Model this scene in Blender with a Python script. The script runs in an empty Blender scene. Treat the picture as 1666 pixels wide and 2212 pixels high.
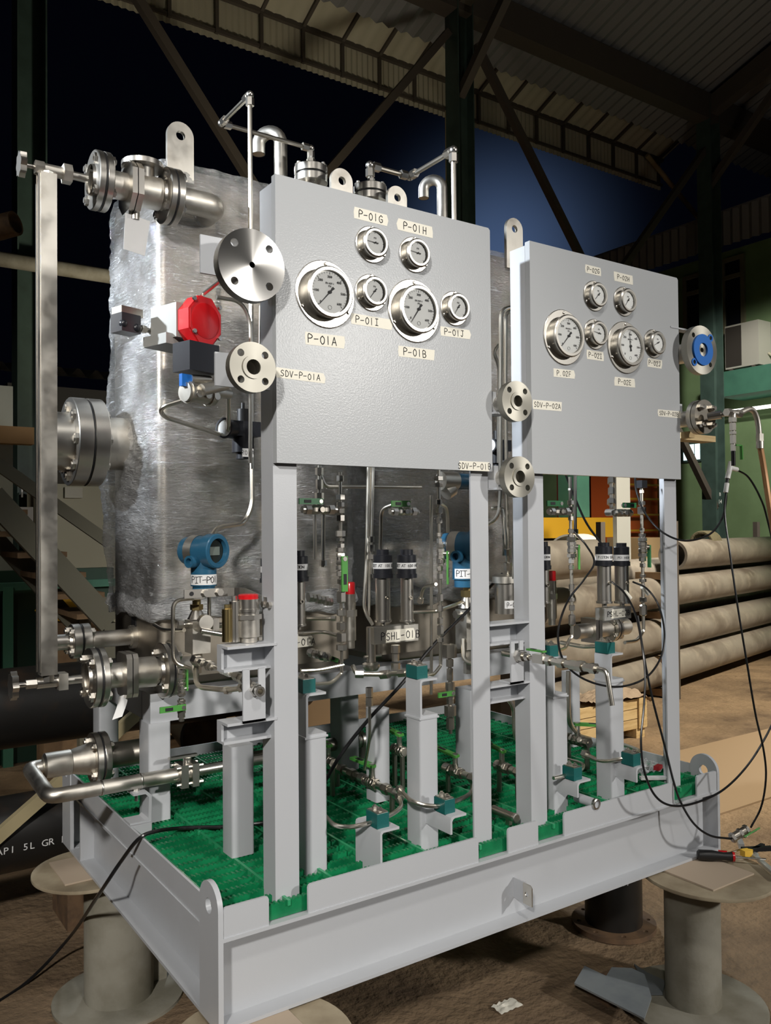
import bpy, bmesh, math, random
from mathutils import Vector, Matrix, noise
random.seed(7)
V = Vector
PI = math.pi
COL = bpy.context.scene.collection
B = 0.42                      # underside of the skid beams above the floor
W, D = 1.794, 1.37            # skid width and depth
# ---------------------------------------------------------------- camera
CF, CYAW, CPIT, CROL = 1819.56, .5978, .0195, -.0087
CAM = V((-.7279, -1.7248, 1.0876 + B))
def ray(x, y):
    a, b = x - 833, y - 1106
    c, s = math.cos(CROL), math.sin(CROL)
    u, v = c*a + s*b, -s*a + c*b
    r, up = u/CF, -v/CF
    cp, sp = math.cos(CPIT), math.sin(CPIT)
    fw, uz = cp - up*sp, sp + up*cp
    cy, sy = math.cos(CYAW), math.sin(CYAW)
    return V((r*cy + fw*sy, -r*sy + fw*cy, uz))
def G(x, y, Y):               # survey point seen at photo pixel x,y standing on the plane Y
    d = ray(x, y); return CAM + d*((Y - CAM.y)/d.y)
def GX(x, y, X):
    d = ray(x, y); return CAM + d*((X - CAM.x)/d.x)
def GZ(x, y, Z):
    d = ray(x, y); return CAM + d*((Z - CAM.z)/d.z)
def ppm(p):                   # photo pixels per metre at point p
    d = p - CAM
    return CF/(d.x*math.sin(CYAW) + d.y*math.cos(CYAW))
# ---------------------------------------------------------------- mesh builder
def frame(ax):
    ax = V(ax).normalized()
    t = V((0, 0, 1)) if abs(ax.z) < .9 else V((1, 0, 0))
    u = t.cross(ax).normalized(); v = ax.cross(u)
    return u, v
def circ(r, n, ph=0):
    return [(r*math.cos(ph + 2*PI*i/n), r*math.sin(ph + 2*PI*i/n)) for i in range(n)]
class M:
    def __init__(s): s.b = bmesh.new()
    def face(s, pts):
        return s.b.faces.new([s.b.verts.new(p) for p in pts])
    def hull8(s, p):           # p: 4 bottom + 4 top
        v = [s.b.verts.new(q) for q in p]
        for f in ((3,2,1,0),(4,5,6,7),(0,1,5,4),(1,2,6,5),(2,3,7,6),(3,0,4,7)):
            s.b.faces.new([v[i] for i in f])
        return s
    def box(s, x0, x1, y0, y1, z0, z1):
        return s.hull8([(x0,y0,z0),(x1,y0,z0),(x1,y1,z0),(x0,y1,z0),(x0,y0,z1),(x1,y0,z1),(x1,y1,z1),(x0,y1,z1)])
    def obox(s, c, u, v, w, a, b, h):   # centre, three axes, half sizes
        c = V(c); u = V(u).normalized()*a; v = V(v).normalized()*b; w = V(w).normalized()*h
        return s.hull8([c-u-v-w, c+u-v-w, c+u+v-w, c-u+v-w, c-u-v+w, c+u-v+w, c+u+v+w, c-u+v+w])
    def bar(s, p, q, a, b=None):        # rectangular bar from p to q
        p, q = V(p), V(q); u, v = frame(q - p); b = b or a
        return s.obox((p+q)/2, q-p, u, v, (q-p).length/2, a, b)
    def lathe(s, p, ax, prof, seg=20, ph=0):
        p = V(p); ax = V(ax).normalized(); u, v = frame(ax); rings = []
        for t, r in prof:
            c = p + ax*t
            if r < 1e-6: rings.append([s.b.verts.new(c)])
            else: rings.append([s.b.verts.new(c + u*x + v*y) for x, y in circ(r, seg, ph)])
        for A, C in zip(rings, rings[1:]):
            for i in range(seg):
                j = (i+1) % seg
                if len(A) == 1 and len(C) == 1: continue
                if len(A) == 1: s.b.faces.new([A[0], C[j], C[i]][::-1])
                elif len(C) == 1: s.b.faces.new([A[i], A[j], C[0]])
                else: s.b.faces.new([A[i], A[j], C[j], C[i]])
        return s
    def cyl(s, p, q, r, r2=None, seg=16, ph=0):
        p, q = V(p), V(q); L = (q-p).length
        return s.lathe(p, q-p, [(0,0),(0,r),(L, r if r2 is None else r2),(L,0)], seg, ph)
    def hexa(s, p, q, r): return s.cyl(p, q, r, seg=6)
    def ball(s, c, r, seg=14, rings=8):
        return s.lathe(V(c)-V((0,0,r)), (0,0,1), [(r-r*math.cos(PI*i/rings), r*math.sin(PI*i/rings) if 0<i<rings else 0) for i in range(rings+1)], seg)
    def tube(s, pts, r, bend=.03, seg=8, cap=True, inner=0):
        path = fillet(pts, bend); n = len(path)
        u = None; rings = []
        for i, p in enumerate(path):
            t = (path[min(i+1, n-1)] - path[max(i-1, 0)]).normalized()
            if u is None: u, _ = frame(t)
            else:
                u = u - t*u.dot(t)
                u = u.normalized() if u.length > 1e-6 else frame(t)[0]
            v = t.cross(u)
            rings.append([s.b.verts.new(p + u*x + v*y) for x, y in circ(r, seg)])
        for A, C in zip(rings, rings[1:]):
            for i in range(seg):
                j = (i+1) % seg; s.b.faces.new([A[i], A[j], C[j], C[i]])
        if cap: s.b.faces.new(rings[0][::-1]); s.b.faces.new(rings[-1])
        return s
    def plate(s, outer, holes, o, u, v, t):  # plate outlined in the u,v plane with holes, thickness vector t
        o, u, v, t = V(o), V(u), V(v), V(t)
        loops = [outer] + holes
        for k in (0, 1):
            es = []; vs = []
            for L in loops:
                q = [s.b.verts.new(o + u*x + v*y + t*k) for x, y in L]; vs.append(q)
                for i in range(len(q)): es.append(s.b.edges.new((q[i], q[(i+1) % len(q)])))
            bmesh.ops.triangle_fill(s.b, edges=es, use_beauty=True)
            if k == 0: first = vs
        for A, C in zip(first, vs):
            for i in range(len(A)):
                j = (i+1) % len(A); s.b.faces.new([A[i], A[j], C[j], C[i]])
        return s
    def sheet(s, f, nu, nv):   # grid from f(i/nu, j/nv)
        g = [[s.b.verts.new(f(i/nu, j/nv)) for j in range(nv+1)] for i in range(nu+1)]
        for i in range(nu):
            for j in range(nv): s.b.faces.new([g[i][j], g[i+1][j], g[i+1][j+1], g[i][j+1]])
        return s
    def corr(s, p, a, b, n, amp, nrm, th=.004, side=6):   # corrugated sheet: span a (n waves), length b
        p, a, b, nrm = V(p), V(a), V(b), V(nrm)
        for k in (0, 1):
            s.sheet(lambda i, j: p + a*i + b*j + nrm*(amp*math.sin(2*PI*n*i) + k*th), n*side, 1)
        return s
def fillet(pts, bend):
    pts = [V(p) for p in pts]
    if bend <= 0 or len(pts) < 3: return pts
    out = [pts[0]]
    for i in range(1, len(pts)-1):
        a, p, c = pts[i-1], pts[i], pts[i+1]
        d1, d2 = a-p, c-p; l = min(bend, d1.length*.48, d2.length*.48)
        q0, q1 = p + d1.normalized()*l, p + d2.normalized()*l
        for k in range(6):
            t = k/5; out.append(q0*(1-t)**2 + p*2*t*(1-t) + q1*t*t)
    out.append(pts[-1])
    return out
def catmull(pts, n=8):
    pts = [V(p) for p in pts]; P = [pts[0]*2-pts[1]] + pts + [pts[-1]*2-pts[-2]]; out = []
    for i in range(1, len(P)-2):
        for k in range(n):
            t = k/n; a, b, c, d = P[i-1:i+3]
            out.append(.5*((2*b) + (c-a)*t + (2*a-5*b+4*c-d)*t*t + (3*b-a-3*c+d)*t**3))
    out.append(pts[-1]); return out
# ---------------------------------------------------------------- objects
ORG = {}
def rootloc(o):
    while o.parent: o = o.parent
    return ORG.get(o.name, V((0,0,0)))
def obj(name, m, mat, parent=None, smooth=.6):
    me = bpy.data.meshes.new(name); m.b.normal_update()
    bmesh.ops.recalc_face_normals(m.b, faces=m.b.faces)
    if parent: bmesh.ops.translate(m.b, vec=-rootloc(parent), verts=m.b.verts)
    m.b.to_mesh(me); m.b.free(); me.materials.append(mat)
    if smooth:
        me.polygons.foreach_set('use_smooth', [True]*len(me.polygons)); me.set_sharp_from_angle(angle=smooth)
    o = bpy.data.objects.new(name, me); COL.objects.link(o)
    if parent: o.parent = parent
    return o
def tag(o, label, cat, group=None, kind=None):
    o['label'] = label; o['category'] = cat
    if group: o['group'] = group
    if kind: o['kind'] = kind
    return o
def thing(name, label, cat, loc, group=None):
    o = bpy.data.objects.new(name, None); COL.objects.link(o); o.location = loc; o.empty_display_size = .05
    ORG[o.name] = V(loc); return tag(o, label, cat, group)
def single(name, m, mat, label, cat, group=None, smooth=.6):
    return tag(obj(name, m, mat, None, smooth), label, cat, group)
def struct(name, m, mat, smooth=.6):
    o = obj(name, m, mat, None, smooth); o['kind'] = 'structure'; return o
def text(s, c, u, v, size, mat, parent, name='lettering', off=.0006, align='CENTER', ext=.0002):
    cu = bpy.data.curves.new(name, 'FONT'); cu.body = s; cu.size = size; cu.align_x = align; cu.align_y = 'CENTER'
    cu.extrude = ext; cu.resolution_u = 2
    t = bpy.data.objects.new('tmp', cu); COL.objects.link(t); me = bpy.data.meshes.new_from_object(t)
    bpy.data.objects.remove(t); bpy.data.curves.remove(cu); me.name = name; me.materials.clear(); me.materials.append(mat)
    u = V(u).normalized(); v = V(v).normalized(); n = u.cross(v).normalized(); v = n.cross(u)
    R = Matrix((u, v, n)).transposed().to_4x4(); loc = V(c) + n*off
    if parent: loc = loc - rootloc(parent)
    me.transform(Matrix.Translation(loc) @ R)
    o = bpy.data.objects.new(name, me); COL.objects.link(o)
    if parent: o.parent = parent
    return o
# handwritten marker capitals: strokes on a 0..1 grid
SK = {'P':[[(.1,0),(.12,1),(.5,.97),(.68,.78),(.5,.55),(.12,.5)]],'-':[[(.05,.45),(.6,.5)]],'0':[[(.36,1),(.12,.75),(.1,.3),(.32,0),(.58,.2),(.62,.7),(.36,1)]],
 '1':[[(.3,1),(.32,0)]],'2':[[(.1,.75),(.25,.98),(.52,.95),(.6,.72),(.1,0),(.66,.05)]],'A':[[(.05,0),(.38,1),(.68,0)],[(.18,.35),(.58,.35)]],
 'B':[[(.12,0),(.12,1),(.5,.95),(.58,.75),(.46,.55),(.14,.52)],[(.46,.55),(.66,.3),(.5,.03),(.12,0)]],'E':[[(.62,1),(.12,1),(.12,0),(.62,0)],[(.12,.5),(.52,.52)]],
 'F':[[(.62,1),(.12,1),(.12,0)],[(.12,.5),(.52,.52)]],'G':[[(.64,.85),(.4,1),(.12,.7),(.12,.25),(.36,0),(.64,.15),(.64,.45),(.38,.45)]],
 'H':[[(.1,1),(.1,0)],[(.62,1),(.62,0)],[(.1,.5),(.62,.5)]],'I':[[(.36,1),(.36,0)],[(.12,1),(.6,1)],[(.12,0),(.6,0)]],'J':[[(.2,1),(.7,1)],[(.48,1),(.48,.2),(.3,0),(.1,.18)]],
 'S':[[(.6,.88),(.36,1),(.14,.8),(.22,.58),(.5,.45),(.6,.22),(.36,0),(.1,.12)]],'D':[[(.12,0),(.12,1),(.45,.9),(.64,.5),(.45,.1),(.12,0)]],'V':[[(.05,1),(.34,0),(.64,1)]],
 'T':[[(.36,1),(.36,0)],[(.04,1),(.68,1)]],'L':[[(.12,1),(.12,0),(.6,.02)]],'.':[[(.25,.0),(.25,.08)]],'R':[[(.1,0),(.12,1),(.5,.97),(.65,.78),(.5,.55),(.12,.5)],[(.35,.52),(.66,0)]]}
def hand(s, c, u, v, h, mat, parent, name='lettering', off=.0005, wid=.1, pitch=.86):
    u = V(u).normalized(); v = V(v).normalized(); n = u.cross(v); m = M(); c = V(c) + n*off
    L = len(s)*pitch*h; x0 = -L/2
    for i, ch in enumerate(s):
        jx, jy = random.uniform(-.03,.03), random.uniform(-.05,.05)
        for st in SK.get(ch, []):
            P = [c + u*(x0 + (i*pitch + jx + a)*h) + v*((b - .5 + jy)*h) for a, b in st]
            if len(P) > 2: P = catmull(P, 4) if ch in 'PGSDJ02B' else P
            for p, q in zip(P, P[1:]):
                d = (q-p); 
                if d.length > 1e-7: m.obox((p+q)/2, d, n.cross(d), n, d.length/2 + wid*h*.35, wid*h*.5, .00015)
    return obj(name, m, mat, parent, 0)
def label_part(o, s): o['label'] = s; return o
X_, Y_, Z_ = V((1,0,0)), V((0,1,0)), V((0,0,1))
# ---------------------------------------------------------------- materials
def mat(name, col, rough=.5, metal=0, **k):
    m = bpy.data.materials.new(name); m.use_nodes = True; nt = m.node_tree
    p = nt.nodes['Principled BSDF']
    p.inputs['Base Color'].default_value = (*col, 1); p.inputs['Roughness'].default_value = rough; p.inputs['Metallic'].default_value = metal
    if 'spec' in k: p.inputs['Specular IOR Level'].default_value = k['spec']
    if 'coat' in k: p.inputs['Coat Weight'].default_value = k['coat']; p.inputs['Coat Roughness'].default_value = .1
    if 'emit' in k: p.inputs['Emission Color'].default_value = (*k.get('ecol', col), 1); p.inputs['Emission Strength'].default_value = k['emit']
    tc = nt.nodes.new('ShaderNodeTexCoord')
    def nz(scale, detail=4, stretch=None, rough=.55):
        n = nt.nodes.new('ShaderNodeTexNoise'); n.inputs['Scale'].default_value = scale; n.inputs['Detail'].default_value = detail; n.inputs['Roughness'].default_value = rough
        if stretch:
            mp = nt.nodes.new('ShaderNodeMapping'); mp.inputs['Scale'].default_value = stretch
            nt.links.new(tc.outputs['Object'], mp.inputs[0]); nt.links.new(mp.outputs[0], n.inputs['Vector'])
        else: nt.links.new(tc.outputs['Object'], n.inputs['Vector'])
        return n.outputs['Fac']
    if 'var' in k:             # (second colour, scale, low, high) mottling of the base colour
        c2, sc, lo, hi = k['var'][:4]
        r = nt.nodes.new('ShaderNodeMapRange'); r.inputs[1].default_value = lo; r.inputs[2].default_value = hi
        nt.links.new(nz(sc, 6, k.get('stretch')), r.inputs[0])
        mx = nt.nodes.new('ShaderNodeMix'); mx.data_type = 'RGBA'; mx.inputs[6].default_value = (*col, 1); mx.inputs[7].default_value = (*c2, 1)
        nt.links.new(r.outputs[0], mx.inputs[0]); last = mx.outputs[2]
        if 'var2' in k:
            c3, sc, lo, hi = k['var2']
            r2 = nt.nodes.new('ShaderNodeMapRange'); r2.inputs[1].default_value = lo; r2.inputs[2].default_value = hi
            nt.links.new(nz(sc, 8), r2.inputs[0])
            m2 = nt.nodes.new('ShaderNodeMix'); m2.data_type = 'RGBA'; m2.inputs[7].default_value = (*c3, 1)
            nt.links.new(last, m2.inputs[6]); nt.links.new(r2.outputs[0], m2.inputs[0]); last = m2.outputs[2]
        nt.links.new(last, p.inputs['Base Color'])
    if 'bump' in k:
        sc, st = k['bump'][:2]; b = nt.nodes.new('ShaderNodeBump'); b.inputs['Strength'].default_value = st; b.inputs['Distance'].default_value = k['bump'][2] if len(k['bump']) > 2 else .002
        nt.links.new(nz(sc, 3, k.get('bstretch')), b.inputs['Height']); nt.links.new(b.outputs[0], p.inputs['Normal'])
    if 'rvar' in k:
        r = nt.nodes.new('ShaderNodeMapRange'); r.inputs[1].default_value = .35; r.inputs[2].default_value = .65; r.inputs[3].default_value = k['rvar'][1]; r.inputs[4].default_value = k['rvar'][2]
        nt.links.new(nz(k['rvar'][0], 4), r.inputs[0]); nt.links.new(r.outputs[0], p.inputs['Roughness'])
    if 'aniso' in k:
        p.inputs['Anisotropic'].default_value = k['aniso']
        t = nt.nodes.new('ShaderNodeTangent'); t.direction_type = 'RADIAL'; t.axis = k.get('axis', 'Y'); nt.links.new(t.outputs[0], p.inputs['Tangent'])
    return m
GREY = mat('grey_paint', (.46,.475,.50), .34, bump=(420,.10,.001), rvar=(9,.28,.42))
GREYP = mat('grey_panel_paint', (.43,.445,.46), .2, bump=(230,.24,.0016), spec=.10)
STEEL = mat('stainless_steel', (.66,.63,.58), .3, 1)
BEZEL = mat('gauge_steel', (.50,.48,.44), .34, 1)
TUBE = mat('stainless_tube', (.72,.68,.60), .3, 1)
SATIN = mat('satin_stainless', (.68,.65,.59), .42, 1, rvar=(14,.34,.5), var=((.50,.46,.40),12,.5,.75))
FACE = mat('turned_flange_face', (.38,.365,.32), .5, 1, aniso=.6)
FACEB = mat('polished_flange_face', (.50,.49,.47), .3, 1, aniso=.95)
DARKST = mat('dark_stainless', (.42,.39,.34), .36, 1)
BRASS = mat('brass', (.55,.43,.2), .3, 1)
BLACKM = mat('black_rubber', (.012,.012,.013), .45)
BLACKP = mat('black_plastic', (.018,.019,.024), .32)
CABLE = mat('black_cable', (.010,.010,.011), .28)
GRATE = mat('green_grating', (.007,.205,.074), .26, var=((.004,.13,.05),20,.4,.7), bump=(600,.35,.002))
GRATEL = mat('green_grating_rod', (.03,.30,.13), .25)
LEVER = mat('green_lever', (.065,.27,.045), .45)
LEVERD = mat('green_lever_sleeve', (.02,.20,.06), .4)
TEAL = mat('teal_clamp', (.004,.10,.095), .5, bump=(300,.3,.001))
RED = mat('red_paint', (.55,.008,.012), .3, coat=.4)
BLUE = mat('blue_housing', (.022,.105,.19), .3, coat=.3)
BLUEB = mat('blue_gasket', (.01,.15,.55), .45)
WHITE = mat('white_plastic', (.72,.72,.70), .45)
TAPE = mat('cream_masking_tape', (.80,.77,.67), .7, bump=(200,.2,.001))
INK = mat('black_ink', (.01,.01,.012), .6)
DIAL = mat('white_dial', (.93,.94,.92), .5)
PAPER = mat('white_paper_tag', (.74,.74,.74), .6)
PRESSED = mat('tank_stainless', (.40,.36,.30), .42, 1, rvar=(5,.34,.55), var=((.27,.235,.19),4,.42,.7), bump=(6,.15,.01))
DARKGAP = mat('dark_lcd', (.02,.025,.022), .15)
DKREDP = mat('deep_red_plastic', (.28,.008,.012), .4)
RUST = mat('rusty_pipe', (.235,.21,.18), .42, var=((.13,.105,.085),2.2,.45,.7), var2=((.30,.265,.22),9,.5,.75), bump=(40,.05,.002))
RUSTB = mat('brown_rust', (.16,.095,.05), .75, var=((.07,.045,.03),14,.4,.7), bump=(80,.4,.003))
BLACKPIPE = mat('black_coated_pipe', (.014,.013,.012), .38, var=((.05,.03,.018),7,.55,.8))
CONC = mat('cement_grey_steel', (.30,.285,.235), .75, var=((.20,.185,.14),6,.4,.65), bump=(60,.25,.003))
GREENST = mat('green_painted_steel', (.05,.085,.072), .5, var=((.035,.06,.05),5,.4,.7))
GREENW = mat('green_wall_paint', (.17,.26,.125), .8, var=((.14,.215,.10),2,.4,.65))
GREENC = mat('teal_green_fascia', (.06,.19,.13), .7, var=((.045,.14,.10),3,.4,.7))
CREAM = mat('cream_wall', (.42,.40,.30), .8)
BROWNST = mat('brown_steel', (.075,.062,.05), .7)
CORR = mat('grey_corrugated', (.20,.20,.20), .6)
CORRW = mat('pale_corrugated', (.46,.43,.33), .6)
PINE = mat('pine_wood', (.62,.46,.24), .7, var=((.46,.31,.14),6,.45,.7), stretch=(1,8,8), bump=(30,.2,.002))
WOODD = mat('brown_wood', (.30,.19,.10), .8, var=((.18,.11,.06),8,.4,.7))
ORANGE = mat('orange_paint', (.62,.13,.03), .5)
YELLOW = mat('yellow_paint', (.65,.36,.02), .5)
MUSTARD = mat('mustard_paint', (.42,.23,.01), .5)
ROPE = mat('rope', (.12,.105,.06), .9, bump=(60,.8,.01))
GLASSB = mat('dark_window_glass', (.012,.013,.016), .08)
LITW = mat('lit_window_glass', (.6,.75,.75), .5, emit=1.6, ecol=(.75,.95,1))
FLUO = mat('fluorescent_tube', (1,1,1), .5, emit=3, ecol=(1,.97,.85))
DKRED = mat('dark_red_primer', (.10,.02,.016), .6)
CLOTH = mat('tan_sack', (.34,.26,.19), .9, bump=(40,.6,.01))
# floor: packed brown concrete with fine stains; broad dark blotches stand in for cast shadows
FLOOR = mat('brown_concrete', (.255,.175,.102), .85, var=((.105,.068,.04),1.3,.44,.62), var2=((.19,.13,.075),7,.42,.7), bump=(26,.7,.02))
# stretch film: thin clear layer, creased
def film(name, lo, hi, gl):
    m = bpy.data.materials.new(name); m.use_nodes = True; nt = m.node_tree
    N = nt.nodes; L = nt.links
    p = N['Principled BSDF']; out = N['Material Output']
    p.inputs['Base Color'].default_value = (.78,.79,.80,1); p.inputs['Roughness'].default_value = .2; p.inputs['Specular IOR Level'].default_value = .9
    tc = N.new('ShaderNodeTexCoord'); mp = N.new('ShaderNodeMapping'); mp.inputs['Scale'].default_value = (1,1,3.4); mp.inputs['Rotation'].default_value = (.12,.3,.2)
    L.new(tc.outputs['Object'], mp.inputs[0])
    n1 = N.new('ShaderNodeTexNoise'); n1.inputs['Scale'].default_value = 34; n1.inputs['Detail'].default_value = 7; n1.inputs['Distortion'].default_value = 1.2
    L.new(mp.outputs[0], n1.inputs['Vector'])
    n2 = N.new('ShaderNodeTexNoise'); n2.inputs['Scale'].default_value = 5; n2.inputs['Detail'].default_value = 5
    L.new(tc.outputs['Object'], n2.inputs['Vector'])
    b = N.new('ShaderNodeBump'); b.inputs['Strength'].default_value = 1.0; b.inputs['Distance'].default_value = .013
    L.new(n1.outputs['Fac'], b.inputs['Height']); L.new(b.outputs[0], p.inputs['Normal'])
    t = N.new('ShaderNodeBsdfTransparent'); t.inputs[0].default_value = (.97,.97,.97,1)
    g = N.new('ShaderNodeBsdfGlossy'); g.inputs['Roughness'].default_value = .075; g.inputs[0].default_value = (.9,.92,.95,1)
    L.new(b.outputs[0], g.inputs['Normal'])
    r = N.new('ShaderNodeMapRange'); r.inputs[1].default_value = .42; r.inputs[2].default_value = .75; r.inputs[3].default_value = lo; r.inputs[4].default_value = hi
    L.new(n2.outputs['Fac'], r.inputs[0])
    mp3 = N.new('ShaderNodeMapping'); mp3.inputs['Scale'].default_value = (7,7,70); mp3.inputs['Rotation'].default_value = (.35,.3,0); L.new(tc.outputs['Object'], mp3.inputs[0])
    n3 = N.new('ShaderNodeTexNoise'); n3.inputs['Scale'].default_value = 1; n3.inputs['Detail'].default_value = 4; n3.inputs['Distortion'].default_value = 2.5; L.new(mp3.outputs[0], n3.inputs['Vector'])
    r3 = N.new('ShaderNodeMapRange'); r3.inputs[1].default_value = .60; r3.inputs[2].default_value = .72; r3.inputs[4].default_value = .5; L.new(n3.outputs['Fac'], r3.inputs[0])
    ad = N.new('ShaderNodeMath'); ad.use_clamp = True; L.new(r.outputs[0], ad.inputs[0]); L.new(r3.outputs[0], ad.inputs[1])
    m1 = N.new('ShaderNodeMixShader'); L.new(ad.outputs[0], m1.inputs[0]); L.new(t.outputs[0], m1.inputs[1]); L.new(p.outputs[0], m1.inputs[2])
    m2 = N.new('ShaderNodeMixShader'); m2.inputs[0].default_value = gl; L.new(m1.outputs[0], m2.inputs[1]); L.new(g.outputs[0], m2.inputs[2])
    L.new(m2.outputs[0], out.inputs[0]); return m
FILM = film('clear_stretch_film', .08, .62, .34)
FILM2 = film('bunched_stretch_film', .3, .75, .2)
def lens():
    m = bpy.data.materials.new('clear_gauge_glass'); m.use_nodes = True; nt = m.node_tree; N = nt.nodes; L = nt.links
    t = N.new('ShaderNodeBsdfTransparent'); g = N.new('ShaderNodeBsdfGlossy'); g.inputs['Roughness'].default_value = .03
    fr = N.new('ShaderNodeFresnel'); fr.inputs[0].default_value = 1.45; mx = N.new('ShaderNodeMixShader')
    L.new(fr.outputs[0], mx.inputs[0]); L.new(t.outputs[0], mx.inputs[1]); L.new(g.outputs[0], mx.inputs[2]); L.new(mx.outputs[0], N['Material Output'].inputs[0])
    return m
LENS = lens()
mat_bright = mat('bright_zinc', (.8,.8,.78), .3, .6)
# ---------------------------------------------------------------- skid base frame
sk = thing('skid_frame', 'light grey painted steel skid base carrying the tanks, panels and green grating', 'skid frame', (0,0,B))
def ibeam(name, a, b, side):      # a,b ends along the beam; side = unit vector of flange width (.1)
    a, b, s = V(a), V(b), V(side)*.1; m = M(); d = (b-a).normalized(); L = (b-a).length; mid = (a+b)/2 + s/2
    sn = V(side)
    for z, h in ((B+.004,.004), (B+.196,.004)): m.obox(mid.xy.to_3d() + Z_*z, d, sn, Z_, L/2, .05, h)
    m.obox(mid.xy.to_3d() + Z_*(B+.1), d, sn, Z_, L/2, .004, .094)
    return obj(name, m, GREY, sk)
ibeam('front_beam', (.012,0,0), (W-.012,0,0), (0,1,0))
ibeam('rear_beam', (.012,D-.1,0), (W-.012,D-.1,0), (0,1,0))
ibeam('side_beam', (0,.108,0), (0,D-.11,0), (1,0,0))
ibeam('side_beam', (W-.1,.108,0), (W-.1,D-.11,0), (1,0,0))
for x in (.42,.85,1.28): ibeam('cross_beam', (x,.1,0), (x,D-.1,0), (1,0,0))
for y in (1.14,):
    m = M(); m.box(.002,.046,y,y+.008,B+.008,B+.192); obj('stiffener', m, GREY, sk)
zt = GX(455,1908,0).z
def lug(x0, ya, yb):
    yc = (ya+yb)/2; r = (yb-ya)/2; zc = zt - r
    out = [(ya,B),(yb,B)] + [(yc+r*math.cos(a*PI/16), zc+r*math.sin(a*PI/16)) for a in range(17)]
    m = M(); m.plate(out, [[(yc+p, zc+q) for p,q in circ(.017,20)]], (x0,0,0), Y_, Z_, (.012,0,0)); obj('lifting_lug', m, GREY, sk)
for x0 in (0, W-.012):
    lug(x0, 0, .107); lug(x0, D-.107, D)
# toe plates along the front, notched round the posts
def toe(xa, xb):
    r = .008; z0, z1 = B+.2, B+.266
    out = [(xa,z0),(xb,z0),(xb,z1-r),(xb-r*.3,z1-r*.3),(xb-r,z1),(xa+r,z1),(xa+r*.3,z1-r*.3),(xa,z1-r)]
    m = M(); m.plate(out, [], (0,.003,0), X_, Z_, (0,.006,0)); obj('toe_plate', m, GREY, sk)
gx = lambda px, py: G(px,py,.003).x
for a, b in ((.012, gx(581,1955)), (gx(666,1935), gx(1034,1830)), (gx(1098,1815), gx(1163,1795)), (gx(1219,1775), gx(1457,1715)), (gx(1506,1700), W-.012)): toe(a, b)
for x in (.003, W-.009):
    m = M(); m.box(x,x+.006,.108,D-.11,B+.2,B+.266); obj('toe_plate', m, GREY, sk)
m = M(); m.box(.012,W-.012,D-.009,D-.003,B+.2,B+.266); obj('toe_plate', m, GREY, sk)
# earthing tab on the front beam
p0 = G(1107,1915,.05); p1 = GX(1151,1922,p0.x)
h = .028
m = M(); m.box(p0.x,p0.x+.006,p1.y+.03,.05,p0.z-h,p0.z+h); ob = obj('earth_tab', m, GREY, sk)
m = M(); m.plate([(p1.y,p0.z-h),(p1.y+.034,p0.z-h),(p1.y+.034,p0.z+h),(p1.y+.006,p0.z+h),(p1.y,p0.z+h-.006)], [[(p1.y+.02+a,p0.z+b) for a,b in circ(.007,14)]], (p0.x-.004,0,0), Y_, Z_, (.004,0,0))
label_part(obj('earth_plate', m, SATIN, ob), 'bare stainless earthing plate with one hole')
# angle posts that carry the two gauge panels
ZP = B + 1.9
PX = ((.159,1), (.819,-1), (.969,1), (1.643,-1))
for x, s in PX:
    m = M(); m.box(min(x,x+s*.062),max(x,x+s*.062),.042,.048,B+.2,ZP); m.box(min(x,x+s*.006),max(x,x+s*.006),.048,.104,B+.2,ZP)
    obj('post', m, GREY, sk)
# channel shelves: left of the first post and between the second and third posts
def channel(x0, x1, z0, z1, y0=.04, y1=.1, end=False):
    m = M(); m.box(x0,x1,y0,y1,z1-.006,z1); m.box(x0,x1,y0+.02,y1,z0,z0+.006); m.box(x0,x1,y1-.006,y1,z0+.006,z1-.006)
    if end: m.box(x0,x0+.006,y0+.035,y1-.006,z0+.006,z1-.006)
    return obj('channel_shelf', m, GREY, sk)
for ya, yb in ((1397,1455), (1563,1612)):
    a = G(505,ya,.04); b = G(505,yb,.04); channel(a.x-.015,.165,b.z,a.z,end=True)
for ya, yb in ((1348,1398), (1482,1524)):
    a = G(1068,ya,.04); b = G(1068,yb,.04); channel(.82,.968,b.z,a.z)
# ---------------------------------------------------------------- gauge panels with tape labels
YP = .022
def panel(x0, x1, z0, z1, label, tapes):
    t = thing('gauge_panel', label, 'panel', ((x0+x1)/2, YP, z0), None)
    r = .006
    m = M(); m.plate([(x0,z0),(x1,z0),(x1,z1-r),(x1-r,z1),(x0,z1)], [], (0,YP,0), X_, Z_, (0,.019,0)); obj('panel_sheet', m, GREYP, t)
    for s, cx, cy, w, h, sz, dx, tilt in tapes:
        c = G(cx,cy,YP); hw = abs(G(cx+w/2,cy,YP).x - G(cx-w/2,cy,YP).x)/2; hh = h/ppm(c)/2
        u = V((math.cos(tilt),0,math.sin(tilt))); v = V((-math.sin(tilt),0,math.cos(tilt)))
        q = lambda i: random.uniform(-.0022,.0022)
        out = [(-hw+q(0),-hh),(hw+q(0),-hh),(hw+.002+q(0),0),(hw+q(0),hh),(-hw+q(0),hh),(-hw-.002+q(0),0)]
        m = M(); m.plate(out, [], c, u, v, (0,-.0004,0)); tp = obj('tape_label', m, TAPE, t, 0)
        hand(s, c + u*dx + V((0,-.0004,0)), u, v, hh*2*.66*sz, INK, tp)
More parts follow.
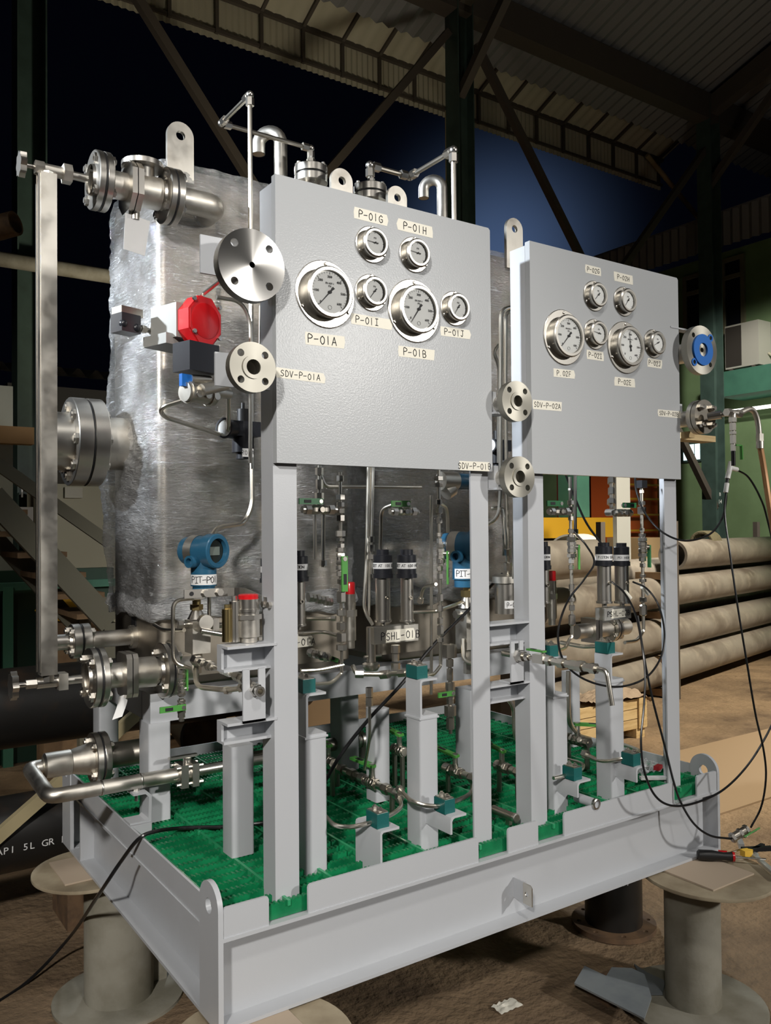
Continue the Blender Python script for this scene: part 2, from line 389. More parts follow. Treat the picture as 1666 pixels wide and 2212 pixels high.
panel(.159,.819,B+1.2415,B+1.915,'left grey gauge panel, the wider looking one with tapes P-01A to P-01J',
  [('P-01G',802,468,71,25,.92,0,-.01),('P-01H',897,493,74,25,.92,0,-.01),('P-01I',804,695,88,23,.95,-.014,-.005),('P-01J',984,719,63,20,.98,-.004,.02),
   ('P-01A',702,735,83,27,.98,-.006,.015),('P-01B',901,763,76,23,.98,-.006,.01),('SDV-P-01A',650,811,102,22,.88,0,-.02),('SDV-P-01B',1026,1007,63,20,.92,0,0)])
panel(.969,1.643,B+1.2411,B+1.909,'right grey gauge panel with tapes P-02E to P-02J',
  [('P-02G',1282,584,33,18,.8,0,.0),('P-02H',1347,601,40,20,.72,0,.0),('P-02I',1286.6,768,35,20,.78,0,.01),('P-02J',1414.6,785,30,19,.78,0,.0),
   ('P.02F',1218.6,807,44,18,.9,0,.02),('P-02E',1350,825.6,44,19,.82,0,.02),('SDV-P-02A',1183,876,61,20,.8,0,.015),('SDV-P-02B',1447,894,49,15,.85,-.004,.01)])
# ---------------------------------------------------------------- pressure gauges
def gauge(px, py, big, ang, label):
    c = G(px, py, YP); R, rc, pr = ((.082,.060,.026) if big else (.0465,.0345,.022)); rd = rc - (.008 if big else .006)
    t = thing('pressure_gauge', label, 'gauge', c, 'large gauges on the panels' if big else 'small gauges on the panels')
    n = V((0,-1,0)); k = lambda d, a: c + n*d
    m = M(); m.lathe(c, n, [(0,R),(.002,R),(.0035,R-.002),(.0035,rc)], 40); obj('mounting_flange', m, BEZEL, t)
    m = M(); m.lathe(c, n, [(.0035,rc),(pr-.006,rc),(pr-.004,rc+.0025),(pr,rc+.0025),(pr+.003,rc-.001),(pr+.003,rd),(pr-.005,rd-.001),(pr-.005,0)], 40); obj('case', m, BEZEL, t)
    d0 = pr - .0046
    m = M(); m.lathe(c, n, [(d0,rd-.0015),(d0+.0004,rd-.0015),(d0+.0004,0)], 40); dl = obj('dial', m, DIAL, t)
    m = M(); N = 30; zf = c + n*(d0+.0008)
    for i in range(N+1):
        a = math.radians(225 - 270*i/N); u = V((math.cos(a),0,math.sin(a))); L = (.006 if i % 5 == 0 else .003)*(rd/.052)
        m.obox(zf + u*(rd*.93 - L/2), u, n.cross(u), n, L/2, .0006 if i % 5 == 0 else .0003, .0002)
    if big:
        lc = zf + V((.0,0,-rd*.70)); m2 = M(); m2.lathe(lc, n, [(-.0002,.0052),(.0002,.0052),(.0002,.0046),(-.0002,.0046)], 16); obj('logo', m2, INK, dl, 0)
    obj('scale_marks', m, INK, dl, 0)
    if big:
        for i in range(7):
            a = math.radians(225 - 45*i); u = V((math.cos(a),0,math.sin(a)))
            text(str(100*i), zf + u*rd*.70, X_, Z_, .0088, INK, dl, 'numeral')
        text('EN 837-1', zf + V((0,0,rd*.40)), X_, Z_, .0062, INK, dl); text('PSI', zf + V((0,0,rd*.27)), X_, Z_, .0062, INK, dl)
    else:
        text('PSI', zf + V((0,0,rd*.40)), X_, Z_, .006, INK, dl)
    a = math.radians(ang); u = V((math.cos(a),0,math.sin(a))); w = n.cross(u); L = rd*.86; T = rd*.30; s = rd/.052
    m = M(); o = c + n*(d0+.0022)
    m.plate([(-T,-.0034*s),(-T,.0034*s),(-T*.25,.0012*s),(L,.0004),(L,-.0004),(-T*.25,-.0012*s)], [], o, u, w, n*.0006); m.cyl(o, o+n*.002, .0042*s, seg=12)
    obj('needle', m, INK, t)
    for q in (90,210,330):
        a = math.radians(q); p = c + V((math.cos(a),0,math.sin(a)))*(R*.885); m = M(); m.lathe(p, n, [(.003,.0045),(.006,.0045),(.0075,.003),(.0075,0)], 10); obj('screw', m, STEEL, t)
    m = M(); m.lathe(c, n, [(pr+.0012,0),(pr+.0012,rd)], 32); obj('glass', m, LENS, t)
GA = [(702.7,636,1,228,'large pressure gauge at the left of the left panel, above tape P-01A'),
 (894,672,1,236,'large pressure gauge of the left panel, above tape P-01B'),
 (802,529,0,176,'small pressure gauge under tape P-01G, needle pointing left'),
 (894,551,0,174,'small pressure gauge under tape P-01H, needle pointing left'),
 (801,633,0,232,'small pressure gauge above tape P-01I, between the two large gauges'),
 (981,667,0,236,'small pressure gauge above tape P-01J, at the right of the left panel'),
 (1216.8,729,1,228,'large pressure gauge above tape P.02F on the right panel'),
 (1350,751,1,97,'large pressure gauge above tape P-02E with its needle pointing up'),
 (1283,640,0,226,'small pressure gauge under tape P-02G'),
 (1347,652,0,232,'small pressure gauge under tape P-02H'),
 (1284,722.5,0,172,'small pressure gauge above tape P-02I, needle pointing left'),
 (1411,743,0,208,'small pressure gauge above tape P-02J, at the right of the right panel')]
for g in GA: gauge(*g)
# ---------------------------------------------------------------- flanges facing the front
def ringpts(r, n=40): return circ(r, n)
def flange_front(name, px, py, ry, Y, bore, hub, nh, label, th=.022, pcr=.74, hr=.085, matf=FACE, armf=None, cat='flange', group='flanges facing the front beside the panels'):
    c = G(px, py, Y); R = ry/ppm(c); t = thing(name, label, cat, c, group)
    holes = [[(pcr*R*math.cos(PI/4+i*2*PI/nh)+a, pcr*R*math.sin(PI/4+i*2*PI/nh)+b) for a,b in circ(hr*R*1.15,14)] for i in range(nh)]
    holes.append([(a,b) for a,b in circ(bore*R,20)])
    m = M(); m.plate(ringpts(R,48), holes, c, X_, Z_, (0,th,0)); obj('disc', m, matf, t)
    if hub:
        m = M(); m.plate(ringpts(hub*R,30), [circ(bore*R*1.02,20)], c+V((0,-.003,0)), X_, Z_, (0,.003,0)); obj('raised_face', m, matf, t)
    m = M(); m.lathe(c+V((0,th,0)), Y_, [(0,R*.62),(.02,R*.42),(.075,R*.40),(.075,bore*R),(0,bore*R)], 24); obj('neck', m, SATIN, t)
    if armf: armf(c, R, t)
    return t, c, R
def arm_right(c, R, t):   # grey plate arm reaching from the left-hand post to the flange
    m = M(); m.box(.819-.004,c.x-.2*R,.055,.064,c.z-R*.62,c.z+R*.62); m.box(c.x-R*1.0,c.x-.1*R,c.y+.03,.064,c.z-R*.62,c.z-R*.62+.006); obj('arm', m, GREY, t)
def arm_box(c, R, t):
    m = M(); m.box(c.x-R*1.1,c.x-R*.1,.03,.036,c.z-R*.65,c.z+R*.7); m.box(c.x-R*.4,.166,.055,.062,c.z-R*.55,c.z+R*.5); obj('arm', m, GREY, t)
def arm_big(c, R, t):
    m = M(); m.box(c.x-R*1.05,.166,.07,.076,c.z-R*.1,c.z+R*.98); obj('arm', m, GREY, t)
flange_front('pipe_flange', 545, 572, 79, -.02, .085, 0, 4, 'large shiny flange with tiny centre bore at the left panel edge, above the red actuator', th=.026, hr=.10, armf=arm_big, matf=FACEB)
flange_front('pipe_flange', 547, 793, 55, -.035, .30, .46, 4, 'flange with open bore beside tape SDV-P-01A, right of the black actuator box', armf=arm_box, hr=.13)
flange_front('pipe_flange', 1118, 866.5, 44, -.02, .28, .45, 4, 'upper flange between the two panels, beside tape SDV-P-02A', armf=arm_right, hr=.13)
flange_front('pipe_flange', 1123, 1030, 44.5, -.02, .30, .46, 4, 'lower flange between the two panels, beside tape SDV-P-01B', armf=arm_right, hr=.13)
def arm_l(c, R, t):
    m = M(); m.box(1.6,c.x-R*.3,.05,.058,c.z-R*.1,c.z+R*.9); m.box(1.6,c.x,.02,.05,c.z+R*.86,c.z+R*.92); obj('arm', m, GREY, t)
t, c, R = flange_front('pipe_flange', 1517, 756, 53, -.02, .10, 0, 4, 'flange with bright blue gasket ring right of the right panel', pcr=.78, hr=.09, armf=arm_l)
m = M(); m.plate(ringpts(R*.64,40), [circ(R*.28,24)], c+V((0,-.006,0)), X_, Z_, (0,.006,0)); obj('gasket_ring', m, BLUEB, t)
for i in (0,2):
    a = PI/4+i*PI/2; p = c+V((R*.78*math.cos(a),-.003,R*.78*math.sin(a))); m = M(); m.plate(circ(R*.16,16), [circ(R*.09,14)], p, X_, Z_, (0,.003,0)); obj('gasket_ear', m, BLUEB, t)
# dark blind flange with nipple, right of the right panel
c = G(1524, 900, -.03); R = 37/ppm(c)
t = thing('blind_flange', 'dark blind flange with four bolts and a nipple, right of tape SDV-P-02B', 'flange', c, 'flanges facing the front beside the panels')
m = M(); m.lathe(c, Y_, [(0,0),(0,R),(.016,R),(.016,0)], 40); obj('blind_disc', m, DARKST, t)
m = M(); m.lathe(c+Y_*.016, Y_, [(0,R*.9),(.003,R*.9)], 32); obj('gasket', m, BLACKM, t)
m = M(); m.lathe(c+Y_*.019, Y_, [(0,0),(0,R),(.016,R),(.03,R*.5),(.09,R*.45),(.09,0)], 40); obj('disc', m, SATIN, t)
for i in range(4):
    a = PI/4+i*PI/2; p = c+V((R*.7*math.cos(a),0,R*.7*math.sin(a)))
    m = M(); m.hexa(p, p+V((0,-.012,0)), .011); m.cyl(p-V((0,.010,0)), p+V((0,-.02,0)), .007, seg=10); obj('bolt', m, STEEL, t)
m = M(); m.box(1.62,c.x-R*.2,.05,.058,c.z-R*.3,c.z+R*.9); obj('arm', m, GREY, t)
# ---------------------------------------------------------------- green grating panels
ZG = B + .238
def grating(x0, x1, y0, y1, label):
    m = M(); y = y0 + .006; tp = .0125; n = max(2, int((x1-x0)/tp)); L = (x1-x0)/n
    while y < y1 - .008:
        prof = [(x0, ZG-.036), (x1, ZG-.036)]
        for i in range(n, -1, -1):
            x = x0 + i*L
            prof.append((x, ZG))
            if i: prof += [(x-L*.4, ZG), (x-L*.55, ZG-.0035), (x-L*.85, ZG-.0035)]
        m.plate(prof, [], (0,y,0), X_, Z_, (0,.013,0)); y += .042
    b = m
    t = thing('grating_panel', label, 'grating', ((x0+x1)/2,(y0+y1)/2,ZG-.036), 'green grating panels')
    obj('bars', b, GRATE, t, 0)
    x = x0 + .02
    while x < x1:
        m = M(); m.box(x-.0035,x+.0035,y0,y1-.004,ZG-.012,ZG+.0005); obj('cross_rod', m, GRATEL, t, 0); x += .145
grating(.014,.44,.012,.55,'green grating panel at the near left corner, at the foot of the first angle post')
grating(.014,.44,.555,D-.012,'green grating panel at the far left corner, under the curved drain pipe')
grating(.444,.86,.012,D-.012,'green grating panel left of the middle, under the lever valve and short clamp bracket')
grating(.864,1.29,.012,D-.012,'green grating panel between the two panel stands')
grating(1.294,W-.014,.012,D-.012,'green grating panel at the right end, under the rag and plastic bits')
# ---------------------------------------------------------------- pipe supports: square post, channel saddle, teal clamp
def clamp(cx, cy, z, w, dpt, h, parent):
    m = M(); m.box(cx-w/2,cx+w/2,cy-dpt/2,cy+dpt/2,z,z+h); o = obj('clamp', m, TEAL, parent)
    m = M(); m.box(cx-w/2+.002,cx+w/2-.002,cy-dpt/2+.002,cy+dpt/2-.002,z+h,z+h+.003); obj('clamp_plate', m, STEEL, o)
    for s in (-1,1):
        m = M(); p = V((cx,cy+s*dpt*.25,z+h+.003)); m.hexa(p, p+Z_*.006, .0075); m.cyl(p, p+Z_*.010, .004, seg=8); obj('bolt', m, STEEL, o)
def cchan(x0, x1, y0, y1, z0, z1, parent, name='channel_saddle', bot=True, th=.006):
    pr = [(x0,z0),(x1,z0),(x1,z0+th),(x0+th+.004,z0+th),(x0+th,z0+th+.004),(x0+th,z1-th-.004),(x0+th+.004,z1-th),(x1,z1-th),(x1,z1),(x0+.008,z1),(x0+.002,z1-.002),(x0,z1-.008)] if bot else \
         [(x0,z0),(x0+th,z0),(x0+th,z1-th-.008),(x0+th+.003,z1-th-.003),(x0+th+.008,z1-th),(x1,z1-th),(x1,z1),(x0+.010,z1),(x0+.003,z1-.003),(x0,z1-.010)]
    m = M(); m.plate(pr, [], (0,y0,0), X_, Z_, (0,y1-y0,0)); return obj(name, m, GREY, parent)
def sqpost(x0, x1, y0, y1, z0, z1, parent, name='post'):
    r = .007; out = []
    for (cx,cy,a0) in ((x1-r,y1-r,0),(x0+r,y1-r,1),(x0+r,y0+r,2),(x1-r,y0+r,3)):
        out += [(cx+r*math.cos((a0+k/4)*PI/2), cy+r*math.sin((a0+k/4)*PI/2)) for k in range(5)]
    m = M(); m.plate(out, [], (0,0,z0), X_, Y_, (0,0,z1-z0)); return obj(name, m, GREY, parent)
def support(label, x0, y0, pyt, pyb, pxc, low=None, w=.062, d=.066):
    t = thing('pipe_support', label, 'pipe support', (x0+w/2,y0+d/2,ZG), 'grey pipe supports with teal clamps')
    zt = G(pxc, pyt, y0).z; zb = G(pxc, pyb, y0).z
    sqpost(x0,x0+w,y0,y0+d,B+.2,zt,t); m = M(); m.box(x0-.002,x0+w+.002,y0-.002,y0+d+.002,zt,zt+.005); obj('cap_plate', m, GREY, t)
    if zb > zt: cchan(x0+.002,x0+w-.002,y0,y0+d,zt+.005,zb,t); clamp(x0+.018,y0+d*.55,zb,.036,.05,.034,t)
    if low:
        xa, y1, zt2, xb = low; cchan(xa,xb,y1,y0,zt2-.046,zt2,t,'low_bracket',False); clamp(xa+.016,(y0+y1)/2-.008,zt2,.034,.046,.036,t)
    return t, zb
s2, z2 = support('tall grey pipe support with teal clamp close behind the first angle post', .29, .133, 1597, 1499, 668)
s3, z3 = support('tall grey pipe support left of the second angle post, under the PSHL-01B block', .62, .10, 1554, 1467, 920, (.637, -.006, G(969,1766,-.006).z, .69))
s4, z4 = support('tall grey pipe support at right between third and fourth angle posts, before the pine crate', 1.33, .06, 1477, 1414, 1316, (1.345, -.022, G(1378,1657,-.022).z, 1.392))
s6, z6 = support('grey pipe support mostly hidden behind the third angle post', 1.12, .10, 1509, 1420, 1200, (1.128, .015, G(1237,1692,.015).z, 1.185))
t = thing('pipe_support', 'short grey channel bracket with teal clamp standing at the front edge of the grating', 'pipe support', (.46,.07,B+.2), 'grey pipe supports with teal clamps')
z5 = G(817,1797,.02).z; cchan(.436,.494,.02,.135,B+.2,z5,t,'channel'); clamp(.455,.06,z5,.036,.05,.036,t)
t = thing('support_post', 'plain grey square post left of the first angle post, under the channel shelf', 'post', (.2,.35,ZG)); sqpost(.172,.236,.314,.378,ZG,G(520,1612,.314).z,t)
# ---------------------------------------------------------------- tank stand
ts = thing('tank_stand', 'grey painted steel legs and cross beams under the wrapped tanks', 'stand', (.9,1.0,ZG))
ZT0 = G(440,1480,.75).z; ZB0 = ZT0 - .085
leg = lambda x0,x1,y0,y1: sqpost(x0,x1,y0,y1,ZG,ZB0,ts,'leg')
leg(.083,.15,.70,.79); leg(1.60,1.66,.70,.79)
leg(.083,.15,1.21,1.29)
p = GZ(738,1668,ZG); leg(p.x,p.x+.075,p.y,p.y+.08)
p = GZ(813,1735,ZG); leg(p.x,p.x+.055,p.y,p.y+.06)
p = GZ(999,1665,ZG); leg(p.x,p.x+.07,p.y-.05,p.y+.04)
leg(1.70,1.745,.57,.63)
for y in (.70, 1.21):
    m = M(); m.box(.09,1.66,y+.005,y+.08,ZB0,ZT0); obj('beam', m, GREY, ts)
for x in (.09,.76,.97,1.59):
    m = M(); m.box(x,x+.07,.786,1.214,ZB0+.002,ZT0-.002); obj('beam', m, GREY, ts)
# ---------------------------------------------------------------- wrapped tanks
def rrect(x0, x1, y0, y1, r, n=6):
    out = []
    for (cx,cy,a0) in ((x0+r,y0+r,2),(x1-r,y0+r,3),(x1-r,y1-r,0),(x0+r,y1-r,1)):
        out += [(cx+r*math.cos((a0+k/n)*PI/2), cy+r*math.sin((a0+k/n)*PI/2)) for k in range(n+1)]
    return out
def resample(loop, n):
    P = [V((a,b,0)) for a,b in loop]; P.append(P[0]); ds = [0]
    for p, q in zip(P, P[1:]): ds.append(ds[-1] + (q-p).length)
    out = []; k = 0
    for i in range(n):
        s = ds[-1]*i/n
        while ds[k+1] < s: k += 1
        f = (s-ds[k])/max(1e-9, ds[k+1]-ds[k]); out.append(P[k].lerp(P[k+1], f))
    return out
def tank(x0, x1, zt, label, flare, side):
    y0, y1 = .75, 1.25; zb = ZT0; t = thing('wrapped_tank', label, 'tank', ((x0+x1)/2,1.0,zb), None)
    R = rrect(x0+.012,x1-.012,y0+.012,y1-.012,.03)
    m = M(); cx, cy = (x0+x1)/2, 1.0; prev = None; rings = []
    for z, k in ((zb,.0),(zb,.9),(zb+.03,1),(zt-.05,1),(zt-.018,.985),(zt,.94),(zt,0)):
        if k == 0: rings.append([m.b.verts.new((cx,cy,z))]); continue
        rings.append([m.b.verts.new((cx+(a-cx)*k, cy+(b-cy)*k, z)) for a, b in R])
    for A, C in zip(rings, rings[1:]):
        n = max(len(A), len(C))
        for i in range(n):
            j = (i+1) % n
            f = [A[0], C[i], C[j]] if len(A) == 1 else [A[i], A[j], C[0]] if len(C) == 1 else [A[i], A[j], C[j], C[i]]
            m.b.faces.new(f)
    obj('tank_shell', m, PRESSED, t)
    # film: creased sleeve over the shell
    n, h = 420, 260; loop = resample(rrect(x0+.002,x1-.002,y0+.002,y1-.002,.035), n); zlo = B + .83; m = M(); g = []
    for j in range(h+1):
        f = j/h; z = zlo + (zt+.012-zlo)*f; row = []
        for i, p in enumerate(loop):
            a = V((p.x-cx, p.y-cy, 0)); q = V((p.x, p.y, z)); nrm = V((a.x/ (x1-x0), a.y/(y1-y0), 0)).normalized()
            w = noise.fractal(V((q.x*9, q.y*9, q.z*13)), 1, 2, 3)*.005 + (.5-abs(noise.noise(V((q.x*14+q.z*9, q.y*14, q.z*26)))))*.010 + abs(noise.noise(V((q.x*30-q.z*20, q.y*30+q.z*9, q.z*60))))*.0045
            w += max(0, noise.noise(V((q.x*3+5, q.y*3, q.z*4))))*.012
            if flare and p.x < x0+.02 and f < .62:           # loose film hanging on the left side
                w += .03*math.sin(PI*min(1,f/.62))*max(0,min(1,(p.y-y0)/.2)) + max(0,noise.noise(V((q.y*5,q.z*5,3))))*.03
            k = 1 if f < .97 else 1-(f-.97)*1.4
            zz = z + (noise.noise(V((q.x*8,q.y*8,1)))*.035 if j == 0 else 0)
            row.append(m.b.verts.new((cx+a.x*k+nrm.x*w, cy+a.y*k+nrm.y*w, zz)))
        g.append(row)
    for A, C in zip(g, g[1:]):
        for i in range(n): m.b.faces.new([A[i], A[(i+1)%n], C[(i+1)%n], C[i]])
    label_part(obj('film_wrap', m, FILM, t, 3.2), 'clear creased stretch film')
    m = M(); g = []                                          # bunched film along the lower edge
    for i, p in enumerate(loop):
        a = V((p.x-cx, p.y-cy, 0)).normalized(); c = V((p.x,p.y,zlo+.015+noise.noise(V((p.x*4,p.y*4,7)))*.02)); row = []
        for k in range(10):
            an = 2*PI*k/10; r = .022*(1+.9*noise.noise(V((p.x*14+k,p.y*14,an)))); row.append(m.b.verts.new(c + a*(r*.6*math.cos(an)+.008) + Z_*r*1.3*math.sin(an)))
        g.append(row)
    for i in range(n):
        A, C = g[i], g[(i+1)%n]
        for k in range(10): m.b.faces.new([A[k], A[(k+1)%10], C[(k+1)%10], C[k]])
    obj('film_hem', m, FILM2, t, 3.2)
    return t
ZTOP1 = G(440,368,.75).z; ZTOP2 = G(1075,548,.75).z
tk1 = tank(.127,.831,ZTOP1,'left stainless tank wrapped in clear creased stretch film, behind the left panel',True,0)
tk2 = tank(.915,1.625,ZTOP2,'right stainless tank wrapped in clear film, seen between the two gauge panels',False,1)
def tlug(t, pxa, pxb, pyt, z0, y=.755):
    a = G(pxa,pyt,y); b = G(pxb,pyt,y); xc, r = (a.x+b.x)/2, (b.x-a.x)/2; zc = G((pxa+pxb)/2,pyt,y).z - r
    out = [(xc-r,z0-.05),(xc+r,z0-.05)] + [(xc+r*math.cos(k*PI/16), zc+r*math.sin(k*PI/16)) for k in range(17)]
    m = M(); m.plate(out, [[(xc+p, zc+q) for p,q in circ(r*.34,18)]], (0,y-.006,0), X_, Z_, (0,.014,0)); obj('lifting_lug', m, SATIN, t)
for nm, pa, pb, mt_ in (('sticker',(262,1306),(291,1327),PAPER),('warning_tag',(284,1331),(293,1360),BLACKM)):
    a, b = GX(*pa,.136), GX(*pb,.136); m = M(); m.box(.135,.139,min(a.y,b.y),max(a.y,b.y),b.z,a.z); obj(nm, m, mt_, tk1)
tlug(tk1,360,417,265,ZTOP1); tlug(tk1,714,760,365,ZTOP1); tlug(tk2,836,877,403,ZTOP2); tlug(tk2,1092,1127,472,ZTOP2,.745)
def nozzle(t, px, pyt, y):
    c = G(px,pyt,y); r = 36/ppm(c)
    m = M(); m.lathe(c-Z_*.026, Z_, [(0,r*.3),(0,r),(.024,r),(.026,r-.002),(.026,0)], 30); o = obj('top_flange', m, STEEL, t)
    m = M(); m.lathe(c-Z_*.034, Z_, [(0,r*.9),(.008,r*.9)], 30); obj('gasket', m, BLACKM, o)
    m = M(); m.lathe(c-Z_*.058, Z_, [(0,r*.3),(0,r),(.024,r),(.024,r*.3)], 30); m.cyl(c-Z_*.14, c-Z_*.058, r*.5); obj('neck', m, STEEL, o)
    for i in range(4):
        a = PI/4+i*PI/2+.3; p = c+V((r*.74*math.cos(a), r*.74*math.sin(a), 0)); m = M(); m.hexa(p, p+Z_*.012, .013); m.cyl(p, p+Z_*.02, .007, seg=10); obj('bolt', m, STEEL, o)
    return c
n1 = nozzle(tk1,672,362,.87); n2 = nozzle(tk2,800,404,.87)
def vent(t, px, pyt, y, r, drop):
    c = G(px,pyt,y); d = V((-.72,.69,0)); R = r*1.75; top = c.z - r
    m = M(); a = [V((c.x,c.y,top-R-.30))]
    a += [V((c.x,c.y,top-R)) + d*(R-R*math.cos(k*PI/12)) + Z_*R*math.sin(k*PI/12) for k in range(13)]
    a.append(a[-1]-Z_*drop); m.tube(a, r, 0, 18, cap=False); m.tube([a[-1], a[-1]+Z_*.02], r*.9, 0, 18); obj('vent_pipe', m, SATIN, t)
vent(tk1,606,270,1.0,.024,.035); vent(tk2,955,376,1.0,.022,.035)
# ---------------------------------------------------------------- flanged valves and level gauge on the left side
def studs(p, ax, R, n, half, rb, parent, ph=PI/8, mt=None):
    u, v = frame(ax); ax = V(ax).normalized()
    for i in range(n):
        a = ph + 2*PI*i/n; c = p + u*(R*math.cos(a)) + v*(R*math.sin(a)); m = M()
        m.cyl(c-ax*(half+.012), c+ax*(half+.012), rb*.55, seg=8); m.hexa(c-ax*(half+.008), c-ax*(half-.003), rb); m.hexa(c+ax*(half-.003), c+ax*(half+.008), rb)
        obj('stud_bolt', m, mt or STEEL, parent)
def pair(t, p, ax, R, th, n, rb, name='flange', bore=True, mt=None, ph=PI/8, gap=.004):
    ax = V(ax).normalized(); p = V(p); mt = mt or STEEL
    for s in (-1, 1):
        m = M(); m.lathe(p + ax*s*gap/2, ax*s, [(0,0),(0,R*.96),(.002,R*.97),(.002,R),(th-.002,R),(th,R-.002),(th,R*.55),(th+.008,R*.5)], 36); f = obj(name, m, mt, t)
        if s < 0: first = f
    m = M(); m.lathe(p - ax*gap*.7, ax, [(0,R*.98),(gap*1.4,R*.98)], 32); obj('gasket', m, BLACKM, t)
    studs(p, ax, R*.78, n, th+gap/2, rb, first, ph, mt)
    return first
def xline(Y, pxr, pyr):
    p = G(pxr, pyr, Y); z = p.z; f = lambda px: G(px, pyr + (px-pxr)*(-(z-CAM.z))*.0, Y).x
    def X(px):                 # X on the line (Y,z) under photo column px
        lo, hi = -3, 5
        for _ in range(50):
            mid = (lo+hi)/2; q = V((mid, Y, z)); d = q - CAM
            r = d.x*math.cos(CYAW) - d.y*math.sin(CYAW); w = d.x*math.sin(CYAW) + d.y*math.cos(CYAW)
            if 833 + CF*r/w < px: lo = mid
            else: hi = mid
        return lo
    return z, X
def xparts(t, Y, z, X, rows):
    for kind, a, b, r, name, mt in rows:
        p, q = V((X(a),Y,z)), V((X(b),Y,z)); m = M()
        if kind == 'c': m.cyl(p, q, r, seg=24)
        elif kind == 'h': m.cyl(p, q, r, seg=6)
        elif kind == 'b': m.box(p.x,q.x,Y-r,Y+r,z-r,z+r)
        elif kind == 'k': m.cyl(p, q, r, r*.6, seg=24)
        obj(name, m, mt, t)
def wheel(t, p, ax, r, n=8, mt=None):
    m = M(); u, v = frame(ax); ax = V(ax).normalized(); p = V(p); P = []
    for i in range(n*4):
        a = 2*PI*i/(n*4); k = r*(1 + .10*math.cos(a*n)); P.append((k*math.cos(a), k*math.sin(a)))
    m.plate(P, [], p - ax*.008, u, v, ax*.016); obj('handwheel', m, mt or STEEL, t)
# upper valve
Y = .68; z, X = xline(Y, 215, 392)
t = thing('flanged_valve', 'upper flanged ball valve at top left of the wrapped tank, small handwheel at its end', 'valve', (X(280),Y,z), 'flanged valves left of the tanks')
s = 1/ppm(V((X(215),Y,z)))
wheel(t, (X(47),Y,z), X_, 25*s)
xparts(t, Y, z, X, [('c',47,78,5*s,'stem',STEEL),('h',75,95,15*s,'union_nut',SATIN),('c',94,137,12.5*s,'drain_body',SATIN),('h',136,155,21*s,'union_nut',SATIN),('c',154,190,9*s,'nipple',STEEL),
  ('c',238,274,30*s,'valve_body',SATIN),('c',296,346,36*s,'valve_body',SATIN),('c',388,432,29*s,'neck',SATIN)])
pair(t, (X(217),Y,z), X_, 63*s, .019, 4, 11*s, ph=PI/4); pair(t, (X(369),Y,z), X_, 63*s, .019, 4, 11*s, ph=PI/4)
for a, b in ((273,284),(286,298)):
    m = M(); R = 56*s; k = R*.42; pr = [(k,R),(R*.92,k*1.2),(R*.92,-k*1.2),(k,-R),(-k,-R),(-R*.92,-k*1.2),(-R*.92,k*1.2),(-k,R)]
    m.plate(pr, [], (X(a),Y,z), Y_, Z_, (X(b)-X(a),0,0)); obj('bonnet_plate', m, STEEL, t)
m = M(); m.lathe(V((X(310),Y,z+50*s)), Z_, [(0,0),(0,46*s),(.014,46*s),(.016,44*s),(.016,0)], 30); m.cyl((X(310),Y,z+20*s), (X(310),Y,z+50*s), 26*s); obj('top_pad', m, STEEL, t)
m = M(); m.cyl((X(292),Y,z-70*s),(X(292),Y,z-30*s),12*s); obj('stem', m, STEEL, t)
pe = V((X(430),Y,z)); R = .055
m = M(); m.tube([pe+V((-.01,0,0)), pe+V((R,0,0)), pe+V((R,.14,0))], 29*s, R*.95, 20); label_part(obj('elbow', m, SATIN, t), 'dull steel elbow turning into the tank front')
m = M(); c = V((X(296),Y-.01,z-60*s)); m.plate([(-.04,-.105),(.022,-.115),(.038,-.01),(-.035,0)], [], c, X_, Z_, (0,.001,0)); label_part(obj('paper_wrap', m, mat('greyish_paper', (.46,.46,.46), .6), t), 'torn white paper wrap under the valve')
zu = z; sU = s; Xu = X
# lower valve
z, X = xline(Y, 207, 1463); s = 1/ppm(V((X(207),Y,z)))
t = thing('flanged_valve', 'lower flanged ball valve left of the clamp supports, with a white tag hanging below', 'valve', (X(270),Y,z), 'flanged valves left of the tanks')
wheel(t, (X(29),Y,z), X_, 27*s)
xparts(t, Y, z, X, [('c',29,58,5*s,'stem',STEEL),('h',55,80,10*s,'union_nut',STEEL),('c',78,124,11.5*s,'drain_body',STEEL),('b',123,143,17*s,'union_block',SATIN),('c',142,175,9*s,'nipple',STEEL),
  ('c',222,262,27*s,'valve_body',SATIN),('c',286,332,34*s,'valve_body',SATIN),('c',330,346,28*s,'valve_body',SATIN),('c',376,420,29*s,'neck',SATIN)])
pair(t, (X(206),Y,z), X_, 64*s, .018, 4, 11*s, ph=PI/4); pair(t, (X(358),Y,z), X_, 62*s, .016, 4, 11*s, ph=PI/4)
for a, b in ((262,274),(276,287)):
    m = M(); R = 47*s; r = R*.8; m.plate([(r,R),(R,r),(R,-r),(r,-R),(-r,-R),(-R,-r),(-R,r),(-r,R)], [], (X(a),Y,z), Y_*.8, Z_, (X(b)-X(a),0,0)); obj('bonnet_plate', m, STEEL, t)
m = M(); c = V((X(262),Y-.02,z-42*s)); pts = [c+V((.0,0,0)), c+V((-.006,-.002,-.03)), c+V((-.02,-.004,-.062))]
m.sheet(lambda i, j: catmull(pts,8)[min(16,round(j*16))] + V((.028*(i-.5),.004*math.sin(j*3),.006*(i-.5))), 2, 16); label_part(obj('hanging_tag', m, PAPER, t), 'white paper tag hanging under the valve')
zl = z; Xl = X
